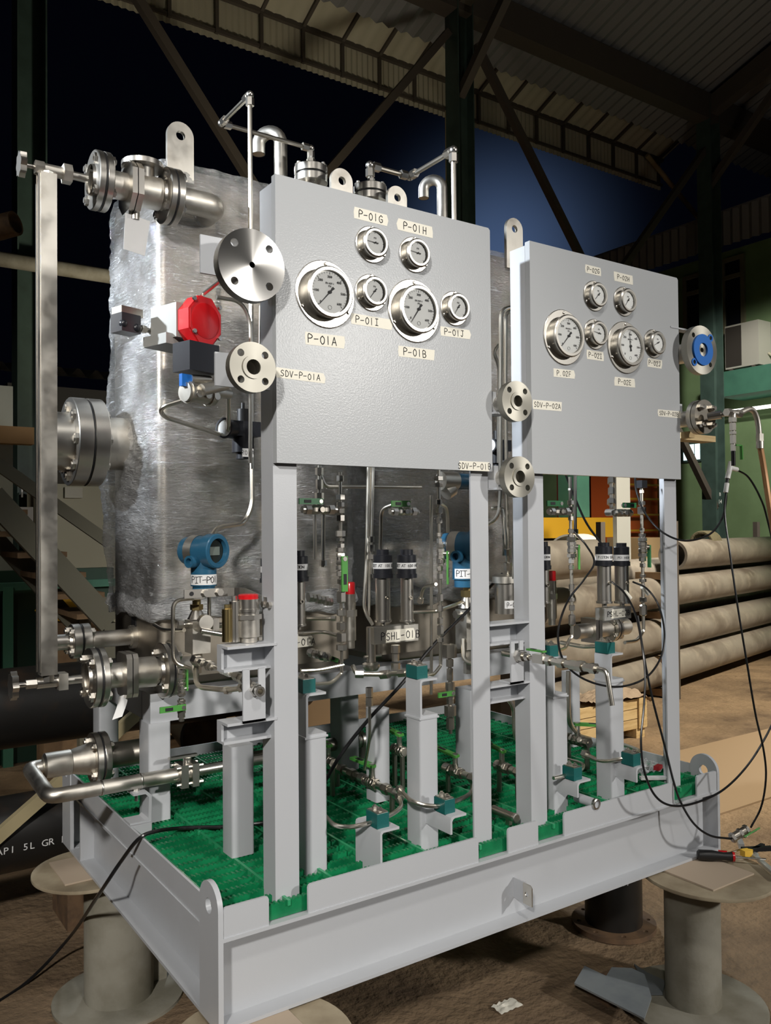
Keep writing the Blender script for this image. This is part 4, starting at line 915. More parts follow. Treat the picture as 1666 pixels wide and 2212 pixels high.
m = M(); m.sheet(lambda i,j: c + Z_*(12+17*j)*s + V((math.sin((i-.5)*1.4-.1),-math.cos((i-.5)*1.4-.1),0))*22.6*s, 10, 1); lb = obj('tape_label', m, PAPER, t); hand('P-02', c+Z_*20.5*s+V((0,-1,0))*23.4*s, X_, Z_, 10*s, INK, lb)
# ---------------------------------------------------------------- tubes
EL = lambda i, f=.5, L=16, k=10: (i, f, L, k)
Y1 = .65; xa = G(540,210,Y1).x
tt = n1 + V((0,0,.0)); zt1 = G(540,205,Y1).z
up = [V((.62-.0,0,0))]
yn = n1.y
t, P, s = tubing('vent_tubing','tall bent tube rising above the left panel and over to the left top nozzle',
   [G(455,1162,.55), G(470,1139,.58), G(527,1131,Y1), V((xa,Y1,G(548,1095,Y1).z)), V((xa,Y1,zt1)), V((xa,yn,zt1)), V((n1.x,yn,zt1)), V((n1.x,yn,n1.z))], 5.6, .03)
q = P[4:]
for a in (q[0], q[1], q[2]):
    m = M(); m.ball(a, 9.5*s); obj('elbow_fitting', m, STEEL, t)
for a, b in ((q[0],P[3]),(q[0],q[1]),(q[1],q[0]),(q[1],q[2]),(q[2],q[1]),(q[2],q[3])):
    d = (b-a).normalized(); m = M(); m.hexa(a+d*8*s, a+d*26*s, 10*s); obj('nut', m, STEEL, t)
m = M(); m.hexa(q[3]+Z_*.006, q[3]+Z_*.03, 12*s); obj('nut', m, STEEL, t)
zt2 = G(798,357,n2.y).z; xb = G(885,382,n2.y).x; yb = 1e9
d = ray(980,342); yb = CAM.y + (xb-CAM.x)/d.x*d.y
t, P, s = tubing('vent_tubing','bent tube rising from the right top nozzle and down behind the left panel', [n2, V((n2.x,n2.y,zt2)), V((xb,n2.y,zt2)), V((xb,yb,zt2)), V((xb,yb,zt2-.9))], 5.6, .02)
for a in P[1:4]:
    m = M(); m.ball(a, 9.5*s); obj('elbow_fitting', m, STEEL, t)
for a, b in ((P[1],P[0]),(P[1],P[2]),(P[2],P[1]),(P[2],P[3]),(P[3],P[2]),(P[3],P[4])):
    d = (b-a).normalized(); m = M(); m.hexa(a+d*8*s, a+d*25*s, 10*s); obj('nut', m, STEEL, t)
TB = [('instrument_tube','left one of two short upright tubes right of the first angle post',[(680,1112,.45),(681,1208,.45)],4,.0,()),
 ('instrument_tube','right one of two short upright tubes right of the first angle post',[(699,1100,.5),(698,1225,.5)],4.4,.0,((0,.02,16,9),(0,.93,12,8))),
 ('instrument_tube','dark upright fittings tube right of the first angle post just under the panel',[(690,1000,.42),(690,1092,.42)],4.5,.0,((0,.2,16,9),(0,.5,20,8),(0,.78,14,10),(0,.95,12,8))),
 ('instrument_tube','upright tube close right of the riser by the third angle post',[(1243,1020,.34),(1243,1152,.34)],3.6,.0,((0,.97,10,7),)),
 ('instrument_tube','upright tube with fittings under the right panel, left of the rightmost riser',[(1321,1024,.3),(1321,1100,.26)],4,.0,((0,.2,14,8),(0,.5,16,7),(0,.8,12,9))),
 ('instrument_tube','tube running from behind the large top left flange down to the red actuator',[(476,606,.3),(440,634,.42),(436,640,.42)],5,.02,()),
 ('instrument_tube','tube bending down behind the big left flange beside the red actuator',[(468,642,.45),(520,650,.45),(541,690,.45),(542,760,.45),(541,1000,.5)],4.5,.05,()),
 ('instrument_tube','looped tube from the blue tagged valve back to the black regulator',[(392,866,.42),(345,880,.45),(352,900,.5),(475,938,.6)],5,.03,()),
 ('instrument_tube','short tube dropping from the flange to the left regulator',[(494,850,.5),(494,930,.58)],5,.0,()),
 ('instrument_tube','thin vertical tube close to the left edge of the left panel',[(562,660,.3),(561,770,.3),(561,840,.3)],3,.0,()),
 ('instrument_tube','tube curling down past the left end of the strap to the lower fittings',[(418,1293,.47),(374,1296,.47),(373,1432,.47),(412,1444,.47)],4.2,.05,()),
 ('instrument_tube','horizontal tube entering the left manifold from the wrapped tank',[(333,1350,.66),(352,1362,.6),(398,1361,.5)],4.5,.03,()),
 ('instrument_tube','curved tube below the left manifold reaching toward the notched plate',[(422,1446,.46),(424,1484,.4),(500,1492,.25),(548,1478,.12)],5.2,.06,((1,.9,14,8),(2,.5,16,9))),
 ('instrument_tube','thin vertical tube behind the neck of the left transmitter',[(452,1240,.53),(452,1345,.53)],4,.0,((0,.95,16,10),)),
 ('instrument_tube','horizontal tube along the tank just under the left panel',[(693,1028,.6),(702,1051,.6),(910,1053,.6)],4.5,.05,()),
 ('instrument_tube','leftmost of the thin vertical tubes hanging behind the left panel',[(796,1000,.45),(793,1200,.42),(786,1318,.38),(806,1350,.36)],4,.06,()),
 ('instrument_tube','middle one of the thin vertical tubes hanging behind the left panel',[(802,1000,.45),(800,1160,.43),(797,1330,.4)],3,.0,()),
 ('instrument_tube','rightmost of the thin vertical tubes, ending in a small nut above the first switch cap',[(807,1000,.42),(803,1165,.4),(803,1240,.4)],3,.0,((1,.0,12,6),(1,.25,14,7),(1,.5,10,8))),
 ('instrument_tube','loop tube left of the valve above the two switch caps',[(822,1190,.36),(824,1100,.34),(850,1090,.3)],4,.05,()),
 ('instrument_tube','tube curling over right of the riser near the second angle post',[(950,1088,.25),(967,1098,.3),(968,1150,.32)],4,.04,()),
 ('instrument_tube','long thin tube dropping behind the second riser',[(932,1070,.4),(932,1330,.42),(932,1500,.42)],3.5,.0,()),
 ('instrument_tube','small hooked tube right of the SET AT 600 HIGH switch',[(908,1300,.36),(914,1268,.34),(942,1262,.26)],3.6,.03,((0,.1,12,7),)),
 ('instrument_tube','tube across behind the second riser at manifold height',[(896,1322,.4),(946,1320,.3),(1000,1300,.5)],4,.02,()),
 ('instrument_tube','tall hooked tube between the panels, outermost loop',[(1112,662,.35),(1082,668,.35),(1082,850,.35),(1081,1080,.35),(1076,1120,.35),(1040,1140,.42)],4.2,.05,()),
 ('instrument_tube','tall hooked tube between the panels, inner loop',[(1113,668,.38),(1092,676,.38),(1092,850,.38),(1096,1180,.38),(1098,1240,.4)],4.2,.05,((3,.2,14,7),(3,.7,16,9))),
 ('instrument_tube','tube with a kink between the panels, left of the hooked tubes',[(1078,745,.42),(1066,760,.42),(1078,790,.42),(1077,1000,.42)],3.6,.03,()),
 ('instrument_tube','straight tube between the panels beside the third angle post',[(1107,790,.33),(1112,1000,.33),(1110,1250,.36)],4,.0,()),
 ('instrument_tube','arched tube beside the second angle post above the filter with tape P-02',[(1062,1098,.45),(1085,1096,.42),(1090,1130,.4),(1090,1200,.4)],4.2,.05,()),
 ('instrument_tube','lower cross tube linking two fittings left of the first riser',[(650,1449,.25),(690,1447,.25),(742,1436,.25)],4.2,.02,()),
 ('instrument_tube','upper curved tube right of the first angle post at manifold height',[(655,1368,.32),(700,1364,.3),(728,1372,.26)],4,.03,()),
 ('instrument_tube','short straight tube above the 01A block',[(663,1336,.36),(722,1336,.3)],4,.0,((0,.98,10,6),)),
 ('instrument_tube','horizontal tube joining the block fittings to the teal clamp in the middle',[(762,1438,.34),(770,1456,.32),(832,1457,.28),(930,1449,.13)],5.2,.03,((1,.1,18,9),(2,.0,22,10),(2,.4,20,9))),
 ('instrument_tube','long wavy thin tube hanging from the middle filter to the grating valve',[(798,1495,.34),(799,1590,.34),(796,1612,.36),(787,1662,.42)],3.4,.04,((0,.0,20,8),(0,.22,18,8))),
 ('instrument_tube','tube looping from the short front clamp back to the lever valve',[(862,1722,.16),(869,1742,.12),(850,1758,.09),(818,1772,.06),(760,1788,.07),(722,1784,.12),(704,1764,.2)],4.6,.05,((0,.1,16,9),)),
 ('instrument_tube','tube from the lever valve to the low middle clamp',[(862,1704,.17),(888,1730,.075),(915,1740,.05),(950,1742,.038),(985,1731,.045),(1018,1715,.1),(1026,1690,.2)],4.6,.05,((0,.1,16,9),)),
 ('instrument_tube','tube through the low right clamp beside the pine crate side support',[(1262,1628,.2),(1300,1646,.1),(1342,1640,.03),(1370,1632,.03),(1384,1622,.08),(1340,1606,.25)],4.6,.05,((0,.1,16,9),)),
 ('instrument_tube','tube through the low clamp right of the third angle post',[(1196,1681,.06),(1222,1675,.06),(1258,1663,.1),(1262,1650,.18),(1225,1640,.3)],4.2,.05,()),
 ('instrument_tube','tall tube running down right of the third angle post to the grating',[(1228,1450,.3),(1228,1560,.3),(1252,1590,.42),(1275,1596,.55)],5,.06,()),
 ('instrument_tube','tube dropping between the second and third angle posts to the grating',[(1092,1504,.3),(1111,1528,.3),(1111,1590,.3),(1128,1614,.3)],4.6,.05,()),
 ('instrument_tube','tube from the riser block to the upper right teal clamp',[(1212,1388,.3),(1260,1397,.2),(1300,1395,.1)],4.4,.02,()),
 ('instrument_tube','curved tube under the right manifold beside the second angle post',[(1000,1380,.48),(1002,1430,.46),(1034,1437,.4)],4.6,.05,())]
for nm, lb, pts, r, bd, nu in TB: tubing(nm, lb, pts, r, bd, nu)
# filter column, hex column under PSHL-01B, fittings
c = G(802,1440,.36); s = S(c); t = thing('inline_filter', 'shiny vertical steel filter column left of the PSHL-01B tape', 'filter', c, None)
m = M(); m.cyl(c, c+Z_*84*s, 10*s, seg=20); obj('barrel', m, STEEL, t); m = M(); m.lathe(c-Z_*8*s, Z_, [(0,0),(0,14*s),(8*s,19*s),(14*s,19*s),(18*s,12*s)], 24); obj('clamp_ring', m, STEEL, t)
m = M(); m.cyl(c+Z_*22*s-X_*18*s, c+Z_*22*s+X_*26*s, 3*s); obj('wing_bolt', m, STEEL, t)
c = G(855,1450,.3); s = S(c); t = thing('hex_fitting_stack', 'stack of hex fittings under the PSHL-01B block', 'fitting', c, None)
for a, b, r in ((0,18,10),(22,38,8),(40,56,10)):
    m = M(); m.hexa(c+Z_*a*s, c+Z_*b*s, r*s); obj('nut', m, STEEL, t)
# notched plates on the shelves
def notch(label, xa, xb, yt, yb, Y, hx, hy):
    a, b = G(xa,yt,Y), G(xb,yb,Y); w = b.x-a.x; h = a.z-b.z; r = w*.2; cx = w/2
    out = [(0,0),(w,0),(w,h),(cx+r,h)] + [(cx+r*math.cos(-k*PI/8), h*.70+r*math.sin(-k*PI/8)) for k in range(9)] + [(cx-r,h),(0,h)]
    t = thing('notched_plate', label, 'plate', (a.x,Y,b.z), 'notched grey plates on the shelves'); m = M(); m.plate(out, [], (a.x,Y,b.z), X_, Z_, (0,.005,0)); obj('plate', m, GREY, t)
    m = M(); m.box(a.x,b.x,Y,Y+.05,b.z,b.z+.005); obj('foot', m, GREY, t)
    c = G(hx,hy,Y); s = S(c); m = M(); m.cyl(c+Y_*.06, c+Y_*.0, 7*s); m.lathe(c, -Y_, [(-.004,14*s),(.012,14*s)], 6); m.lathe(c-Y_*.012, -Y_, [(0,11*s),(.014,11*s),(.014,6.5*s),(-.02,6*s),(-.02,0)], 18); obj('bulkhead_fitting', m, STEEL, t)
    return t
notch('grey notched plate with open bulkhead fitting on the lower shelf left of the first post',525,574,1448,1556,.035,552,1490)
t = notch('grey notched plate on the lower shelf between the second and third posts',1104,1132,1386,1474,.03,1119,1416)
c0 = G(1121,1416,.02); d0 = ray(1288,1452); yy = CAM.y + (c0.x-CAM.x)/d0.x*d0.y; s = S(c0)
t = thing('sample_line', 'fittings line sticking out toward the viewer between the posts, ending in a downturned tube', 'tubing', c0, None)
e = V((c0.x,yy,c0.z)); m = M(); m.tube([c0+Y_*.02, e, e+V((.004,-.03,0)), e+V((.006,-.045,-.085))], 4.8*s, .04, 12); obj('tube', m, TUBE, t)
Ln = (e-c0).length
for f, L, r in ((.04,.016,11),(.12,.014,8),(.30,.05,9),(.42,.014,11),(.5,.018,8),(.58,.02,11),(.66,.014,8),(.74,.03,10),(.82,.016,12),(.9,.02,9),(.97,.018,11)):
    q = c0.lerp(e, f); m = M(); m.hexa(q-Y_*L/2, q+Y_*L/2, r*s); obj('fitting', m, STEEL, t)
q = c0.lerp(e,.3); lv = thing('ball_valve','ball valve with green lever on the line sticking out between the posts','valve',q,'green lever ball valves'); m = M(); m.box(q.x-9*s,q.x+9*s,q.y-.02,q.y+.02,q.z-8*s,q.z+10*s); obj('body',m,STEEL,lv); lever(lv, q+V((0,-.01,.0)), Z_, Y_, 44*s, 14*s, 17*s)
# lower left valve chain beside the lower flanged valve
c = G(392,1500,.5); s = S(c); z = lambda py: G(392,py,.5).z
t = thing('valve_chain', 'hanging fittings chain right of the lower flanged valve', 'tubing', c, None)
for a, b, r in ((1444,1454,7),(1456,1464,9),(1468,1476,6),(1540,1550,8),(1552,1558,6)):
    m = M(); m.hexa((c.x,.5,z(b)),(c.x,.5,z(a)),r*s); obj('fitting', m, STEEL, t)
ballvalve('ball valve with upright green lever beside the lower flanged valve', V((c.x,.5,z(1488))), Z_, X_, Z_, 8, 18, 40, 13, s, hpx=12)
ballvalve('ball valve with green lever pointing left under the lower flanged valve', V((c.x,.5,z(1526))), Z_, -Y_, -X_, 8, 18, 52, 15, s, hpx=12)
# fittings run toward the lower shelf
a, b = G(420,1425,.48), G(540,1472,.12); s = S(a); t = thing('fitting_run', 'slanting run of hex fittings from the left manifold to the notched plate', 'tubing', a, None)
m = M(); m.cyl(a, b, 4*s); obj('tube', m, TUBE, t)
for f, L, r in ((.05,.03,12),(.16,.02,9),(.3,.02,11),(.36,.012,9),(.55,.02,7),(.64,.03,7),(.8,.03,9),(.9,.02,11)):
    q = a.lerp(b, f); dd = (b-a).normalized(); m = M(); m.hexa(q-dd*L/2, q+dd*L/2, r*s); obj('fitting', m, STEEL if f < .5 or f > .7 else mat_bright, t)
# ---------------------------------------------------------------- valve lines lying along the grating
def lowline(label, xa, ya, xb, yb, zoff, lv, lab2, r=11, dark=True):
    a = GZ(xa,ya,B+zoff); s = S(a); d = ray(xb,yb); yy = CAM.y + (a.x-CAM.x)/d.x*d.y; b = V((a.x,yy,a.z)); L = (b-a).length; dd = (b-a).normalized()
    t = thing('valve_line', label, 'tubing', a, 'valve lines on the grating'); m = M(); m.cyl(a, b, r*.45*s); obj('tube', m, DARKST, t)
    N = max(5, int(L/.03))
    for i in range(N):
        f = (i+.5)/N; q = a.lerp(b,f); rr = (r if i % 2 == 0 else r*.72)*s; l = L/N*.40; m = M(); m.cyl(q-dd*l, q+dd*l, rr, seg=6 if i % 3 else 14); obj('fitting', m, DARKST if i % 3 else STEEL, t)
    for f in (.12,.88):
        q = a.lerp(b,f); m = M(); m.cyl((q.x,q.y,ZG), q, r*.5*s, seg=8); obj('foot', m, DARKST, t)
    if lv:
        f, dr = lv; ballvalve(lab2, a.lerp(b,f), dd, Z_, dr, r*.95, 20, 54, 19, s, 'green lever ball valves on the grating', hpx=34)
    return a, b
lowline('dark valve line on the grating in front of the short channel bracket',712,1650,868,1728,.30,(.62,(-.25,.95,.12)),'lever valve with bright green handle in the centre of the grating')
lowline('valve line behind the first tall support',690,1636,722,1652,.34,(.6,(-.2,.95,.25)),'lever valve peeping out behind the first tall support, green handle up')
lowline('valve line right of the middle tall support',960,1658,1030,1697,.31,(.35,(-.3,.9,.2)),'lever valve with green handle just right of the middle support')
lowline('valve line just right of the second angle post',1072,1652,1125,1682,.32,(.25,(-.3,.9,.3)),'lever valve with green handle right of the second angle post')
lowline('valve line left of the right tall support',1222,1592,1275,1632,.33,(.5,(.75,-.5,-.05)),'lever valve with green handle pointing right, beside the right tall support')
lowline('valve line left of the middle tall support',850,1616,872,1630,.36,(.6,(-.2,.95,.2)),'small lever valve with green handle left of the middle support')
def stub(label, xa, ya, xb, yb, z, r, mt, cap):
    a = GZ(xa,ya,B+z); d = ray(xb,yb); yy = CAM.y + (a.x-CAM.x)/d.x*d.y; b = V((a.x,yy,a.z)); s = S(a); t = thing('stub_pipe', label, 'pipe', b, 'stub pipes on the grating')
    m = M(); m.cyl(a, b, r*s, seg=18); obj('pipe', m, mt, t)
    m = M(); m.lathe(b, (b-a), [(-.004,r*s*1.12),(.004,r*s*1.12),(.006,r*s*.9),(.006,0 if cap else r*s*.8)], 18); obj('end_cap', m, STEEL, t)
    m = M(); m.box(a.x-.006,a.x+.006,min(a.y,b.y)+.02,min(a.y,b.y)+.035,ZG-.002,a.z); obj('rest', m, DARKST, t)
stub('capped dark stub pipe lying on the grating between the second and third posts',1066,1748,1114,1792,.262,9,DARKST,True)
stub('grey stub pipe lying on the grating before the right tall support',1246,1722,1288,1752,.268,10,GREY,False)
c = G(708,1610,.86); s = S(c); e = G(788,1590,.86)
t = thing('underside_pipe', 'dark pipe with an elbow turning down under the left wrapped tank', 'pipe', c, None)
m = M(); m.tube([V((c.x-.35,.86,c.z)), V((e.x,.86,c.z)), V((e.x,.86,ZG+.01))], 14*s, .05, 16); obj('pipe', m, DARKST, t)
for f in (.74,.86):
    m = M(); q = V((c.x,.86,c.z)).lerp(V((e.x,.86,c.z)), f); m.lathe(q, X_, [(0,14*s),(0,18*s),(.012,18*s),(.012,14*s)], 20); obj('collar', m, STEEL, t)
# hanging fittings column right of the middle support
c = G(972,1440,.5); s = S(c); z = lambda py: G(972,py,.5).z
t = thing('drain_column', 'dark column of fittings hanging under the right tank, behind the second post', 'tubing', V((c.x,.5,z(1585))), None)
m = M(); m.cyl((c.x,.5,z(1585)),(c.x,.5,z(1390)),4*s); obj('tube', m, DARKST, t)
for a, b, r in ((1392,1420,16),(1424,1440,8),(1444,1470,7),(1474,1490,10),(1494,1520,8),(1524,1546,13),(1550,1575,9)):
    m = M(); m.hexa((c.x,.5,z(b)),(c.x,.5,z(a)),r*s); obj('fitting', m, DARKST, t)
ballvalve('ball valve with green lever pointing left on the dark hanging column', V((c.x,.5,z(1496))), Z_, -Y_, -X_, 8, 18, 40, 13, s, hpx=10)
# far small valves seen through the frames
c = G(690,1415,.55); s = S(c); ballvalve('small ball valve with green lever low behind the 01A block', c, (.5,-.85,-.2), Z_*.4-Y_*.9, (.8,-.4,-.4), 9, 30, 40, 12, s, hpx=8)
c = G(672,1262,.6); s = S(c); t = thing('hose_fitting', 'bright ribbed fitting in front of the wrapped tank beside the first angle post', 'fitting', c, None)
for k in range(6):
    q = G(668+k*9,1290+k*2,.55); m = M(); m.hexa(q-X_*.004, q+X_*.006, (9 if k % 2 else 11)*s); obj('ring', m, STEEL, t)
# valve body behind the PSHL-02B block
z0, X0 = xline(.62,1270,1362); s = S(V((X0(1270),.62,z0))); t = thing('flanged_valve','flanged ball valve seen behind the right riser under the right panel','valve',(X0(1270),.62,z0),'flanged valves on the right')
pair(t, (X0(1318),.62,z0), X_, 29*s, .014, 4, 8*s, ph=PI/4)
for a, b in ((1268,1274),(1276,1282)):
    m = M(); m.box(X0(a),X0(b),.58,.66,z0-26*s,z0+26*s); obj('bonnet_plate', m, STEEL, t)
xparts(t,.62,z0,X0,[('c',1240,1268,16*s,'valve_body',SATIN),('c',1282,1312,18*s,'valve_body',SATIN),('c',1324,1350,18*s,'neck',SATIN)])
# ---------------------------------------------------------------- hall: floor, columns, roof, canopy, building at the right
m = M(); m.b.faces.new([m.b.verts.new(p) for p in ((-9,-8,0),(16,-8,0),(16,14,0),(-9,14,0))]); struct('floor', m, FLOOR, 0)
YE, XW = 6.25, 12.2
def hcol(x, y, z1, name='column'):     # H-section column
    m = M(); h = .125
    m.box(x-h,x-h+.014,y-h,y+h,0,z1); m.box(x+h-.014,x+h,y-h,y+h,0,z1); m.box(x-h+.014,x+h-.014,y-.005,y+.005,0,z1); m.box(x-.2,x+.2,y-.2,y+.2,0,.03)
    return struct(name, m, GREENST)
def colx(px): return G(px, 1100, YE).x
ZE = G(1040,22,YE).z
xs = [colx(64), colx(1003), colx(1543)]
for x in xs: hcol(x, YE, ZE+.1)
hcol(xs[2]+(xs[2]-xs[1]), YE, ZE+.1)
def idtext(x, z, s, size): text(s, (x+.085, YE-.126, z), X_, Z_, size, WHITE, None, 'trim_1_lettering')['kind'] = 'structure'
q = G(1556,1068,YE-.126); idtext(q.x-.085, q.z, 'B', .075); q = G(1556,1084,YE-.126); idtext(q.x-.085, q.z, '14', .09)
q = G(57,1064,YE-.126); idtext(q.x-.085, q.z, '16', .14)
def beam(name, a, b, w, h, mt=BROWNST): m = M(); m.bar(a, b, w, h); return struct(name, m, mt)
beam('eave_beam', (-8,YE,ZE), (15.5,YE,ZE), .12, .20)
RS = .30                                  # roof slope towards the camera
rz = lambda y: ZE + .30 + (YE-y)*RS
YC = 8.2
zlow, zmid, ztop = G(1025,275,YC).z, G(1025,201,YC).z, 0
m = M(); m.corr((-8,YC-1.0,rz(YC-1.0)), (23.5,0,0), (0,-15,15*RS), 120, .025, (0,0,1), .01, 4); struct('ceiling', m, CORR)
for k, y in enumerate((4.3, 2.1, -.1)): beam('purlin', (-8,y,rz(y)-.13), (15.5,y,rz(y)-.13), .05, .10)
for x in (xs[1], xs[2]):
    beam('rafter', (x,YE,ZE), (x,-7,ZE+(YE+7)*RS), .09, .14); beam('knee_brace', (x,YE,ZE-1.2), (x,YE-1.8,ZE+.45), .05, .05)
# canopy skirt beyond the columns
xc0, xc1 = -8, G(1428,430,YC).x
m = M(); n = int((xc1-xc0)/.09); m.corr((xc0,YC,zlow), (xc1-xc0,0,0), (0,0,zmid-zlow), n, .014, (0,1,0), .004, 4); struct('canopy_skirt', m, CORRW)
zu_ = zmid + .42; m = M(); m.corr((xc0,YC,zmid), (xc1-xc0,0,0), (0,-1.0,zu_-zmid), n//2, .012, (0,0,1), .004, 4); struct('canopy_strip', m, CORRW)
fr = lambda a, b, r=.022: beam('canopy_frame', a, b, r, r)
fr((xc0,YC-.05,zmid), (xc1,YC-.05,zmid), .03); fr((xc0,YC-.03,zlow+.09), (xc1,YC-.03,zlow+.09), .02); fr((xc0,YC-1.02,zu_-.03), (xc1,YC-1.02,zu_-.03), .04)
px = 1405; x = xc1 - .12
while x > -2.5:
    fr((x,YC-.05,zlow+.05), (x,YC-.05,zmid)); fr((x,YC-.05,zmid), (x,YC-1.0,zu_-.04)); x -= .62
def brace(pa, pb, r=.045): beam('brace', G(*pa, YE), G(*pb, YE), r, r, BROWNST)
brace((286,-20),(560,420)); brace((968,70),(640,450)); brace((1028,95),(1262,570)); brace((1524,322),(1330,600)); brace((1462,925),(1546,1098))
def pipe1(name, label, a, b, r, mt, cat='pipe', group=None, seg=18, hollow=False):
    m = M(); a, b = V(a), V(b)
    if hollow: m.lathe(a, b-a, [(.3,0),(.3,r*.82),(0,r*.82),(0,r),((b-a).length,r),((b-a).length,0)], seg)
    else: m.cyl(a, b, r, seg=seg)
    return single(name, m, mt, label, cat, group)
pipe1('rain_pipe','pale yellow drainpipe beside the middle green column',G(968,240,YE+.3),V((G(968,240,YE+.3).x,YE+.3,0)),.04,mat('pale_yellow_pipe',(.40,.32,.17),.6))
pipe1('rain_pipe','pale yellow slanting drainpipe end below the canopy corner',G(1398,335,YC-.2),G(1520,484,YC-.2),.045,mat('pale_yellow_pipe2',(.40,.32,.17),.6))
# building on the right: wall facing left (plane X = XW)
m = M(); m.box(XW,XW+.2,2.0,13.5,0,6.2); struct('wall_right', m, GREENW)
def wrect(pxa, pya, pxb, pyb, X=XW): a, b = GX(pxa,pya,X), GX(pxb,pyb,X); return min(a.y,b.y), max(a.y,b.y), min(a.z,b.z), max(a.z,b.z)
for k, (xa, ya, xb, yb) in enumerate(((1478,600,1526,745),(1560,563,1613,716))):
    y0, y1, z0, z1 = wrect(xa,ya,xb,yb); zm = z0+(z1-z0)*.72
    m = M()
    for a in (y0, y1-.07): m.box(XW-.05,XW,a,a+.07,z0,z1)
    for a in (z0, zm, z1-.07): m.box(XW-.05,XW,y0+.07,y1-.07,a,a+.07)
    w = struct('window_%d' % (k+1), m, mat('window_frame_%d' % k, (.17,.16,.10), .6)); m = M(); m.box(XW-.02,XW-.012,y0+.06,y1-.06,z0+.06,z1-.06); obj('pane', m, GLASSB, w)
y0, y1, z0, z1 = wrect(1478,962,1516,992); m = M(); m.box(XW-.03,XW,y0-.04,y1+.04,z0-.04,z1+.04); w = struct('window_3', m, GREENST)
for i in range(3):
    m = M(); a = y0+(y1-y0)*(i+.08)/3; m.box(XW-.04,XW-.03,a,a+(y1-y0)*.27,z0,z1); obj('pane', m, LITW, w)
# building awning in corrugated sheet, and green box fascia below
XA = 11.3; a, b = GX(1600,445,XA), GX(1600,520,XA); m = M(); m.corr((XA,2.2,b.z), (0,7.2,0), (0,0,a.z-b.z), 44, .03, (1,0,0), .006, 4); struct('awning_skirt', m, CORR)
m = M(); m.box(XA+.02,XW,2.2,9.4,a.z-.02,a.z+.04); struct('awning_roof', m, CORR)
a, b = GX(1610,795,11.5), GX(1610,850,11.5); m = M(); m.box(11.5,XW-.002,2.2,GX(1552,820,11.5).y,b.z,a.z); struct('trim_2', m, GREENC)
# air conditioner outside unit on brackets
y0, y1, z0, z1 = wrect(1566,706,1640,786,11.75); t = thing('air_conditioner', 'outdoor air conditioner unit under the windows of the green building', 'air conditioner', (11.9,(y0+y1)/2,z0), None)
m = M(); m.box(11.75,12.1,y0,y1,z0,z1); obj('casing', m, mat('dirty_white_casing',(.42,.41,.36),.6), t); m = M(); m.box(11.738,11.75,y0+.35*(y1-y0)*0+.30,y1-.02,z0+.03,z1-.03); obj('fan_grille', m, mat('dark_grille',(.035,.03,.025),.7), t)
for y in (y0+.08, y1-.12):
    m = M(); m.box(11.74,XW-.002,y,y+.04,z0-.05,z0-.002); obj('wall_bracket', m, BROWNST, t)
m = M(); m.tube(catmull([(12.0,y0-.01,z0+.2),(12.05,y0-.14,z0+.12),(12.12,y0-.22,z0+.4),(12.15,y0-.26,z0+.7)]), .02, 0); obj('hose', m, CREAM, t)
m = M(); a = GX(1600,886,11.9); m.cyl((11.9,a.y-.9,a.z),(11.9,a.y+.35,a.z),.03); tl = tag(obj('tube_lamp', m, FLUO), 'long dim tube lamp under the green fascia of the building', 'lamp'); m = M(); m.box(11.93,XW-.001,a.y-.7,a.y-.66,a.z-.01,a.z+.01); m.box(11.93,XW-.001,a.y+.1,a.y+.14,a.z-.01,a.z+.01); obj('wall_bracket', m, BROWNST, tl)
# ---------------------------------------------------------------- stacked steel pipes on the right
PA, PD = V((5.38,3.15,0)), V((.9744,.225,0)); PN = V((-.225,.9744,0))
def GP(px, py, off=0):
    d = ray(px,py); o = PA + PN*off; return CAM + d*((o-CAM).dot(PN)/d.dot(PN))
rows = [(1198,32),(1272,32),(1359,33),(1453,33)]; kk = 0
lab = ['topmost brown steel pipe of the stack on the right','second brown steel pipe from the top of the stack on the right','third brown steel pipe from the top of the stack on the right','lowest brown steel pipe of the stack, lying near the floor on the right']
for (yc, r), l in zip(rows, lab):
    p = GP(1475,yc); rr = r/ppm(p); L0 = -.22 if kk == 0 else -2.6; z = max(p.z, rr) if kk < 3 else rr+.075
    a = V((p.x,p.y,z)); pipe1('steel_pipe', l, a+PD*L0, a+PD*6, rr, RUST, 'pipe', 'brown steel pipes in the stack', 32, True); kk += 1
    zc = z
R0 = 32/ppm(GP(1475,1272))
z2 = GP(1475,1235).z; z3 = GP(1475,1318).z; z4 = GP(1475,1408).z
for z, l in ((z2,'upper dark pipe lying behind the front row of the stack'),(z3,'middle dark pipe lying behind the front row of the stack'),(z4,'lower dark pipe lying behind the front row of the stack')):
    a = PA + PN*.30 + PD*(GP(1475,1300)-PA).dot(PD); a.z = z; pipe1('steel_pipe', l, a-PD*2.2, a+PD*6, R0*.9, RUST, 'pipe', 'brown steel pipes behind the stack', 24)
for k, dd in enumerate((-.35, 3.4)):
    b = GP(1457,1300,-.22) + PN*.22 if k == 0 else PA + PD*((GP(1475,1300)-PA).dot(PD)+dd); b.z = 0; t = thing('pipe_rack', ('timber and steel rack under the pipe stack, hidden behind the fourth post','timber and steel rack holding the far end of the pipe stack')[k], 'rack', b, None)
    m = M()
    for o in (-.22, .48): m.bar(b+PN*o, b+PN*o+Z_*1.55, .03)
    obj('stanchion', m, BROWNST, t)
    for zz in (.045, GP(1475,1405).z, GP(1475,1315).z, GP(1475,1236).z):
        m = M(); m.bar(b-PN*.22+Z_*zz, b+PN*.12+Z_*zz, .045, .03); obj('bearer', m, WOODD, t)
p = GP(1284,1205,-.25); rr = 40/ppm(p); a = V((p.x,p.y,p.z)); pipe1('steel_pipe','thick brown steel pipe ending beside the black switch caps under the right panel',a,a-PD*3.2,rr,RUST,'pipe','brown steel pipes in the stack',36,True)
